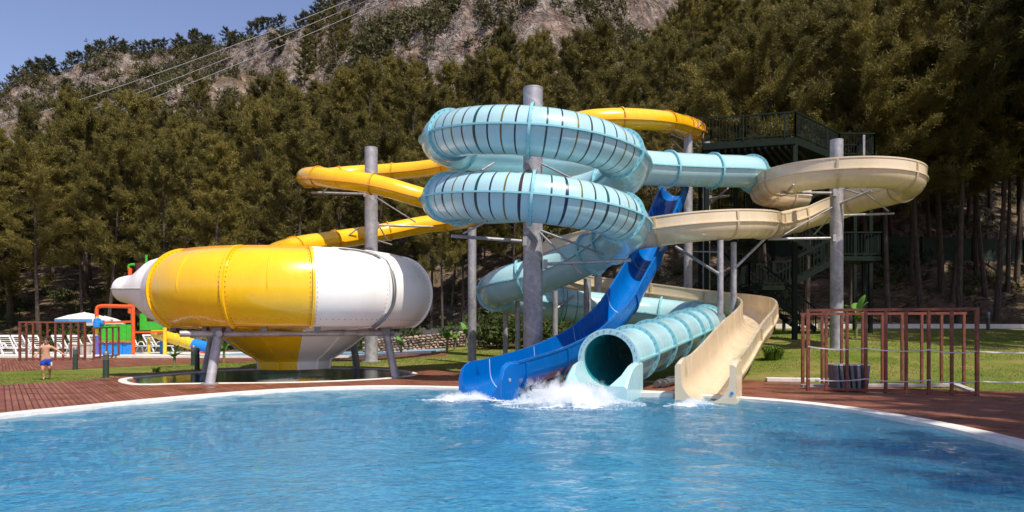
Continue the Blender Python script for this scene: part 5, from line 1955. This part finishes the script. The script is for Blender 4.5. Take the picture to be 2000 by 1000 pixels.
def windbreak(xs, Yf, h, label):
    p0 = (xs[0], Yf(xs[0]))
    o = thing('windbreak_fence', label, 'fence', (xs[0], Yf(xs[0]), ground(xs[0], Yf(xs[0]))))
    b = MB(); vs, fs = [], []
    for x in xs:
        y = Yf(x); z = ground(x, y)
        vs += [(x, y - .015, z), (x, y - .015, z + h), (x, y + .015, z + h), (x, y + .015, z)]
    for i in range(len(xs) - 1):
        for j in range(4):
            fs.append((i * 4 + j, i * 4 + (j + 1) % 4, i * 4 + 4 + (j + 1) % 4, i * 4 + 4 + j))
    b.add(vs, fs); b.build('mesh_sheet', M['mesh_green'], o, smooth=False)
    for x in xs[::3]:
        y = Yf(x) - 0.06; z = ground(x, y)
        q = MB(); q.tube([(x, y, z - .1), (x, y, z + h + .1)], 0.04, 8); q.build('fence_post', M['tower_steel'], o)
windbreak(list(np.arange(17.5, 44, 1.1)), lambda x: 48.5 - 0.05 * (x - 17), 1.5, 'dark green windbreak fence across the slope under the pines on the right')

# ------------------------------------------------------------------ plants
def banana(px, Y, h, n, label, seed, spread=0.9):
    rng = np.random.default_rng(seed)
    x = (px - 1000) * Y / FOC; z = max(ground(x, Y), 0.0)
    o = thing('banana_plant', label, 'banana plant', (x, Y, z), 'young banana plants on the lawns')
    b = MB(); b.tube([(x, Y, z - .05), (x + .02, Y, z + h * .5)], [0.07, 0.045], 8); b.build('stem', M['banana_stem'], o)
    for k in range(n):
        a = k * 2.4 + rng.uniform(-.3, .3); L = h * rng.uniform(0.55, 0.8); w = L * 0.14
        steep = rng.uniform(0.5, 1.3) if k else 1.5
        q = MB(); vs, fs = [], []
        m = 9
        for i in range(m):
            t = i / (m - 1)
            r = spread * L * t * (0.8 / (0.4 + steep)); zz = z + h * .45 + L * steep * (t - 0.62 * t * t * (1.6 - steep * .6))
            c = np.array((x + r * math.cos(a), Y + r * math.sin(a), zz))
            s = np.array((-math.sin(a), math.cos(a), 0)) * w * math.sin(math.pi * min(1, 0.08 + 0.92 * t)) ** 0.6 * (1 + .12 * (i % 2))
            d = np.array((0, 0, -0.25 * np.linalg.norm(s)))
            vs += [c - s + d, c, c + s + d]
        for i in range(m - 1):
            o_ = i * 3
            fs += [(o_, o_ + 1, o_ + 4, o_ + 3), (o_ + 1, o_ + 2, o_ + 5, o_ + 4)]
        q.add(vs, fs); q.build('leaf', M['banana'], o)
banana(873, 36.0, 1.5, 6, 'young banana plant on the lawn left of the slim grey pole', 1)
banana(888, 37.0, 1.3, 5, 'second banana plant right beside the one left of the slim pole', 2)
banana(910, 40.0, 1.6, 3, 'single tall banana shoot in front of the rubble wall', 6)
banana(340, 27.5, 0.9, 6, 'small banana plant on the lawn behind the left legs of the bowl', 3)
banana(1672, 32.0, 1.9, 7, 'broad leaved banana plant beside the stout grey pole on the right lawn', 4)
banana(1620, 33.0, 0.9, 5, 'small low banana plant left of the stout grey pole', 7)
banana(437, 31.0, 1.2, 5, 'young banana plant seen under the ring of the bowl', 5)
banana(783, 36, 1.1, 5, 'young banana plant to the right of the right-hand bowl leg', 8)
def strap_clump(px, Y, r, label, n, seed):
    rng = np.random.default_rng(seed)
    x = (px - 1000) * Y / FOC; z = max(ground(x, Y), 0)
    v = []
    for k in range(n):
        a = rng.uniform(0, 6.28); L = r * rng.uniform(.7, 1.3); w = 0.018
        base = np.array((x, Y, z)) + np.array((math.cos(a), math.sin(a), 0)) * rng.uniform(0, r * .5)
        s = np.array((-math.sin(a), math.cos(a), 0)) * w
        out = np.array((math.cos(a), math.sin(a), 0)) * L * rng.uniform(.2, .7)
        m = base + out * .5 + np.array((0, 0, L * .65)); e = base + out * 1.2 + np.array((0, 0, L * rng.uniform(.4, .8)))
        v += [base - s, base + s, m + s, base - s, m + s, m - s, m - s, m + s, e]
    v = np.array(v) - np.array((x, Y, z))
    o = bpy.data.objects.new('leafy_clump', tri_mesh('leafy_clump', v, np.repeat(rng.uniform(0, 1, n), 3), M['agapanthus'])); COL.objects.link(o)
    o.location = (x, Y, z)
    tag(o, label, 'plant')
strap_clump(1510, 24.5, 0.52, 'bright green clump of strap leaves right of the cream slide', 260, 4)
strap_clump(305, 24.5, 0.22, 'tiny green tuft in the lawn left of the small banana plant', 60, 5)

# ------------------------------------------------------------------ white water
def mist_mat(name, sx, sy, h, dens, seed):
    """airborne spray: dense white droplets, thinning outwards in ragged tongues"""
    m = bpy.data.materials.new(name); m.use_nodes = True
    t = m.node_tree
    t.nodes.remove(t.nodes['Principled BSDF'])
    tc = node(t, 'ShaderNodeTexCoord')
    mp = node(t, 'ShaderNodeMapping'); mp.inputs['Scale'].default_value = (1 / sx, 1 / sy, 1 / h)
    t.links.new(tc.outputs['Object'], mp.inputs[0])
    ln = node(t, 'ShaderNodeVectorMath', operation='LENGTH'); t.links.new(mp.outputs[0], ln.inputs[0])
    n = node(t, 'ShaderNodeTexNoise'); n.inputs['Scale'].default_value = 4.2; n.inputs['Detail'].default_value = 7; n.inputs['Roughness'].default_value = 0.72
    ofs = node(t, 'ShaderNodeMapping'); ofs.inputs['Location'].default_value = (seed, seed * 2, 0); ofs.inputs['Scale'].default_value = (1, 1, 0.75)
    t.links.new(tc.outputs['Object'], ofs.inputs[0]); t.links.new(ofs.outputs[0], n.inputs['Vector'])
    a = node(t, 'ShaderNodeMath', operation='MULTIPLY_ADD'); a.inputs[1].default_value = 2.6; a.inputs[2].default_value = -0.62
    t.links.new(n.outputs['Fac'], a.inputs[0])
    b = node(t, 'ShaderNodeMath', operation='SUBTRACT'); t.links.new(a.outputs[0], b.inputs[0]); t.links.new(ln.outputs['Value'], b.inputs[1])
    c = node(t, 'ShaderNodeMath', operation='MULTIPLY'); c.inputs[1].default_value = dens; c.use_clamp = False
    t.links.new(b.outputs[0], c.inputs[0])
    d = node(t, 'ShaderNodeMath', operation='MAXIMUM'); d.inputs[1].default_value = 0.0; t.links.new(c.outputs[0], d.inputs[0])
    v = node(t, 'ShaderNodeVolumePrincipled'); v.inputs['Color'].default_value = (0.99, 0.99, 1.0, 1); v.inputs['Anisotropy'].default_value = 0.2
    t.links.new(d.outputs[0], v.inputs['Density'])
    t.links.new(v.outputs[0], t.nodes['Material Output'].inputs['Volume'])
    return m

def splash(name, c, sx, sy, h, n, label, seed, dens=34):
    """churned white water: foam lying on the surface, airborne spray and thousands of flying drops"""
    rng = np.random.default_rng(seed)
    root = thing(name, label, 'splash', (c[0], c[1], WATER_Z))
    ico = np.array([(0, 0, 1), (.894, 0, .447), (.276, .851, .447), (-.724, .526, .447), (-.724, -.526, .447), (.276, -.851, .447), (.724, .526, -.447), (-.276, .851, -.447), (-.894, 0, -.447), (-.276, -.851, -.447), (.724, -.526, -.447), (0, 0, -1)])
    icf = [(0, 1, 2), (0, 2, 3), (0, 3, 4), (0, 4, 5), (0, 5, 1), (1, 6, 2), (2, 7, 3), (3, 8, 4), (4, 9, 5), (5, 10, 1), (6, 7, 2), (7, 8, 3), (8, 9, 4), (9, 10, 5), (10, 6, 1), (11, 7, 6), (11, 8, 7), (11, 9, 8), (11, 10, 9), (11, 6, 10)]
    b = MB()
    def drop(p, r, st=1.0):
        q = ico * r * rng.uniform(.7, 1.3, (12, 1)); q[:, 2] *= st
        b.add(q + p, icf)
    for k in range(n):
        a = rng.uniform(0, 6.28); rr = rng.uniform(0, 1) ** 0.6 * 1.15
        x, y = c[0] + sx * rr * math.cos(a), c[1] + sy * rr * math.sin(a)
        env = h * max(0.03, 1 - rr ** 1.5) * (0.6 + 0.7 * noise.noise((x * 2.1, y * 2.1, seed)))
        z = WATER_Z + max(0.0, env) * rng.uniform(.1, 1.25)
        drop(np.array((x, y, z)), rng.uniform(.003, .010))
    b.build('drops', M['foam'], root, 180)['kind'] = 'stuff'
    b = MB()
    m = 90; vs, fs, ok = [], [], []
    for j in range(m):
        for i in range(m):
            x = (i / (m - 1) * 2 - 1) * 1.7; y = (j / (m - 1) * 2 - 1) * 1.5
            rr = math.hypot(x, y)
            wx, wy = c[0] + sx * x, c[1] + sy * y
            p = noise.noise((wx * 1.7, wy * 2.6, seed)) + 0.6 * noise.noise((wx * 5, wy * 7, seed)) + 0.35 * noise.noise((wx * 13, wy * 15, seed))
            ok.append(p > 1.25 * rr - 1.0)
            vs.append((wx, wy, WATER_Z + 0.022 + 0.45 * h * max(0, 0.75 - rr) * (0.7 + p * 0.5) + 0.02 * noise.noise((wx * 16, wy * 16, 2))))
    for j in range(m - 1):
        for i in range(m - 1):
            a = j * m + i
            if ok[a] and ok[a + 1] and ok[a + m] and ok[a + m + 1]: fs.append((a, a + 1, a + m + 1, a + m))
    b.add(vs, fs); b.build('foam_sheet', M['foam'], root, 180)
    b = MB(); b.ball((0, 0, 0), 1.0, 14)
    b.v = [(c[0] + x * sx * 1.05, c[1] + y * sy * 1.05, WATER_Z + max(0.004, z * h * 1.1)) for x, y, z in b.v]
    b.build('spray_mist', mist_mat('spray_' + str(seed), sx, sy, h, dens, seed), root, 180)
splash('water_splash', (1.15, 14.45, 0), 1.35, 0.95, 0.64, 5000, 'large white plume of foam bursting from the mouth of the aqua tube', 3)
splash('water_splash', (-0.98, 15.30, 0), 0.80, 0.42, 0.26, 1100, 'small white splash at the mouth of the blue slide', 8)
splash('water_splash', (3.60, 14.10, 0), 0.55, 0.36, 0.20, 700, 'small white splash at the foot of the cream slide', 12)

# ------------------------------------------------------------------ power lines
for (x0, y0, x1, y1, lb) in ((-40, 255, 700, -6, 'uppermost of the thin pale power lines crossing the mountain on the left'), (-40, 288, 712, 3, 'middle one of the thin pale power lines crossing the mountain on the left'), (-40, 312, 712, 20, 'lowest of the thin pale power lines crossing the mountain on the left')):
    p, q = at(x0, y0, 125), at(x1, y1, 95)
    q2 = q + (q - p) * 0.6; p2 = p - (q - p) * 0.6
    b = MB(); pts_ = []
    for i in range(41):
        t = i / 40; c = p2 + (q2 - p2) * t; tt = (t * 2.2 - 0.6)
        c = c - np.array((0, 0, 3.4 * 4 * tt * (1 - tt) * 0.25)); pts_.append(c)
    b.tube(pts_, 0.048, 5)
    tag(b.build('power_line', M['wire']), lb, 'power line', 'power lines over the mountain')

# ------------------------------------------------------------------ running boy
def skin_mesh(name, chains, mat, root, loc, sub=2):
    """chains: lists of (point, radius); a chain whose first point repeats an earlier point joins there"""
    vs, es, rs, idx = [], [], [], {}
    for ch in chains:
        prev = None
        for p, r in ch:
            k = tuple(round(c, 4) for c in p)
            if k not in idx:
                idx[k] = len(vs); vs.append(k); rs.append(r)
            if prev is not None and (prev, idx[k]) not in es:
                es.append((prev, idx[k]))
            prev = idx[k]
    me = bpy.data.meshes.new(name)
    me.from_pydata(vs, es, [])
    o = bpy.data.objects.new(name, me); COL.objects.link(o)
    m = o.modifiers.new('skin', 'SKIN'); m.use_smooth_shade = True
    sv = me.skin_vertices[0].data
    for i, r in enumerate(rs):
        sv[i].radius = r if isinstance(r, tuple) else (r, r)
        sv[i].use_root = i == 0
    s = o.modifiers.new('sub', 'SUBSURF'); s.levels = sub; s.render_levels = sub
    dg = bpy.context.evaluated_depsgraph_get()
    m2 = bpy.data.meshes.new_from_object(o.evaluated_get(dg))
    m2.name = name
    m2.materials.clear(); m2.materials.append(mat)
    bpy.data.objects.remove(o)
    o = bpy.data.objects.new(name, m2); COL.objects.link(o)
    o.parent = root; BASE[o.name] = BASE[root.name]
    return o

BXP, BYP = (90 - 1000) * 20.9 / FOC, 20.9
boy = thing('person', 'bare-chested boy in blue swim shorts running barefoot along the lawn towards the pool', 'person', (BXP, BYP, 0.0))
boy.rotation_euler = (0, 0, rad(28))
def hand(wr, d, side):
    """five fingers from the wrist point along d"""
    wr, d = np.array(wr), np.array(d, float); d /= np.linalg.norm(d)
    s = np.cross(d, (0, 1, 0)); s /= np.linalg.norm(s); s *= side
    palm = wr + d * 0.055
    ch = [[(tuple(wr), .019), (tuple(palm), (.025, .014))]]
    for k, (off, L) in enumerate(((-.022, .050), (-.008, .058), (.007, .055), (.021, .043))):
        b0 = palm + s * off * .8 + d * .012; c = np.array((0, -1, 0)) * .008
        m_ = b0 + d * L * .55 + s * off * .4; e = b0 + d * L + s * off * .6 + c
        ch.append([(tuple(palm), (.025, .014)), (tuple(b0), .008), (tuple(m_), .007), (tuple(e), .006)])
    t0 = wr + d * .03 - s * .022; t1 = t0 + d * .022 - s * .022
    ch.append([(tuple(wr), .019), (tuple(t0), .010), (tuple(t1), .007)])
    return ch
# facing the camera: -Y forward; +X is right in the picture
pel = (0, 0, .62); wa = (0, -.01, .72); che = (0.0, -.02, .87); shb = (0.0, -.02, .965); nk = (0.0, -.03, 1.02); jaw = (0.0, -.055, 1.075); hd = (0.0, -.045, 1.135); crn = (0.0, -.03, 1.19)
chains = [[(pel, (.105, .08)), (wa, (.098, .072)), (che, (.115, .08)), (shb, (.095, .062)), (nk, .042), (jaw, (.055, .062)), (hd, (.074, .085)), (crn, (.062, .07))]]
sl_, el_, wl_ = (-.135, -.02, .955), (-.195, .05, .80), (-.235, -.10, .73)
sr_, er_, wr_ = (.135, -.02, .955), (.28, .0, .86), (.42, -.03, .75)
chains += [[(shb, (.095, .062)), (sl_, .046), (el_, .033), (wl_, .022)], [(shb, (.095, .062)), (sr_, .046), (er_, .033), (wr_, .022)]]
for ch in hand(wl_, (-.25, -.5, -.25), -1) + hand(wr_, (.75, -.1, -.55), 1):
    ch[0] = (wl_ if np.linalg.norm(np.array(ch[0][0]) - wl_) < 1e-3 else wr_ if np.linalg.norm(np.array(ch[0][0]) - wr_) < 1e-3 else ch[0][0], ch[0][1])
    chains.append(ch)
hl, kl, al, fl_ = (-.068, -.0, .58), (-.075, -.08, .315), (-.05, -.02, .06), (-.055, -.14, .022)
hr, kr, ar, fr_ = (.068, .0, .58), (.085, -.02, .33), (.075, .20, .13), (.075, .20, .0)
chains += [[(pel, (.105, .08)), (hl, (.074, .078)), (kl, .046), (((kl[0] + al[0]) / 2 - .006, -.035, .21), .042), (al, .028), (fl_, (.030, .018))],
           [(pel, (.105, .08)), (hr, (.074, .078)), (kr, .046), (((kr[0] + ar[0]) / 2 + .004, .10, .255), .042), (ar, .028), ((.077, .16, .035), (.030, .02))]]
skin_mesh('body', chains, M['skin'], boy, boy.location)
sh = [[((0, 0, .655), (.112, .088)), ((0, 0, .60), (.118, .095)), ((-.072, -.02, .53), (.088, .092)), ((-.08, -.065, .375), (.084, .086))],
      [((0, 0, .60), (.118, .095)), ((.075, -.005, .53), (.088, .092)), ((.09, -.015, .375), (.084, .086))]]
shorts = skin_mesh('shorts', sh, M['shorts'], boy, boy.location)
BASE['boyroot'] = Vector((0, 0, 0))
def boy_part(name, mb, mat, parent=None):
    o = mb.build(name, mat, None, loc=(0, 0, 0))
    o.parent = parent or boy
    return o
b = MB(); b.add([(.118, -.085, .52), (.148, -.035, .52), (.152, -.035, .41), (.122, -.09, .41), (.124, -.091, .52), (.156, -.038, .52), (.160, -.038, .41), (.128, -.096, .41)], [(0, 1, 2, 3), (7, 6, 5, 4), (0, 4, 5, 1), (1, 5, 6, 2), (2, 6, 7, 3), (3, 7, 4, 0)])
boy_part('side_stripe', b, M['trim_white'], shorts)
b = MB()
o0 = len(b.v)
b.ball((0, -.028, 1.165), .088, 12, (.98, 1.05, .86))
hv = []
for x, y, z in b.v:
    if z < 1.15 and y < -.03: z = 1.165 + (z - 1.165) * 0.05; y = max(y, -.115)
    hv.append((x, y, z + .006 * math.sin(60 * x) * (z > 1.17)))
b.v = hv
boy_part('hair', b, M['hair'])
for sgn in (-1, 1):
    b = MB(); b.ball((.028 * sgn, -.121, 1.128), .011, 6, (1.3, .6, .8)); boy_part('eye', b, M['eye'])
    b = MB(); b.beam((.014 * sgn, -.124, 1.148), (.045 * sgn, -.116, 1.146), .008); boy_part('eyebrow', b, M['hair'])
    b = MB(); b.ball((.076 * sgn, -.04, 1.115), .02, 6, (.5, .8, 1.2)); boy_part('ear', b, M['skin'])
b = MB(); b.ball((0, -.124, 1.105), .010, 6, (.8, 1.0, 1.2)); boy_part('nose', b, M['skin'])
b = MB(); b.ball((0, -.114, 1.072), .016, 6, (1.3, .4, .45)); boy_part('mouth', b, M['play_brown'])

# ------------------------------------------------------------------ trees standing just outside the picture on the right
for x, y, sc in ((13.8, 9.5, 0.85), (13.4, 3.2, 1.05), (13.2, 0.4, 1.1), (14.6, 6.6, 0.75), (16.0, 6.5, 0.95), (12.8, 6.0, 0.8), (25.5, 28, 1.4), (28.5, 33, 1.45), (32.5, 36, 1.4), (24.0, 23.5, 1.25), (34, 30, 1.4), (30, 26, 1.4)):
    plant_tree(TALL, x, y, sc, 'shade pines on the right of the pool', 'tall pine shading the right side of the pool deck')
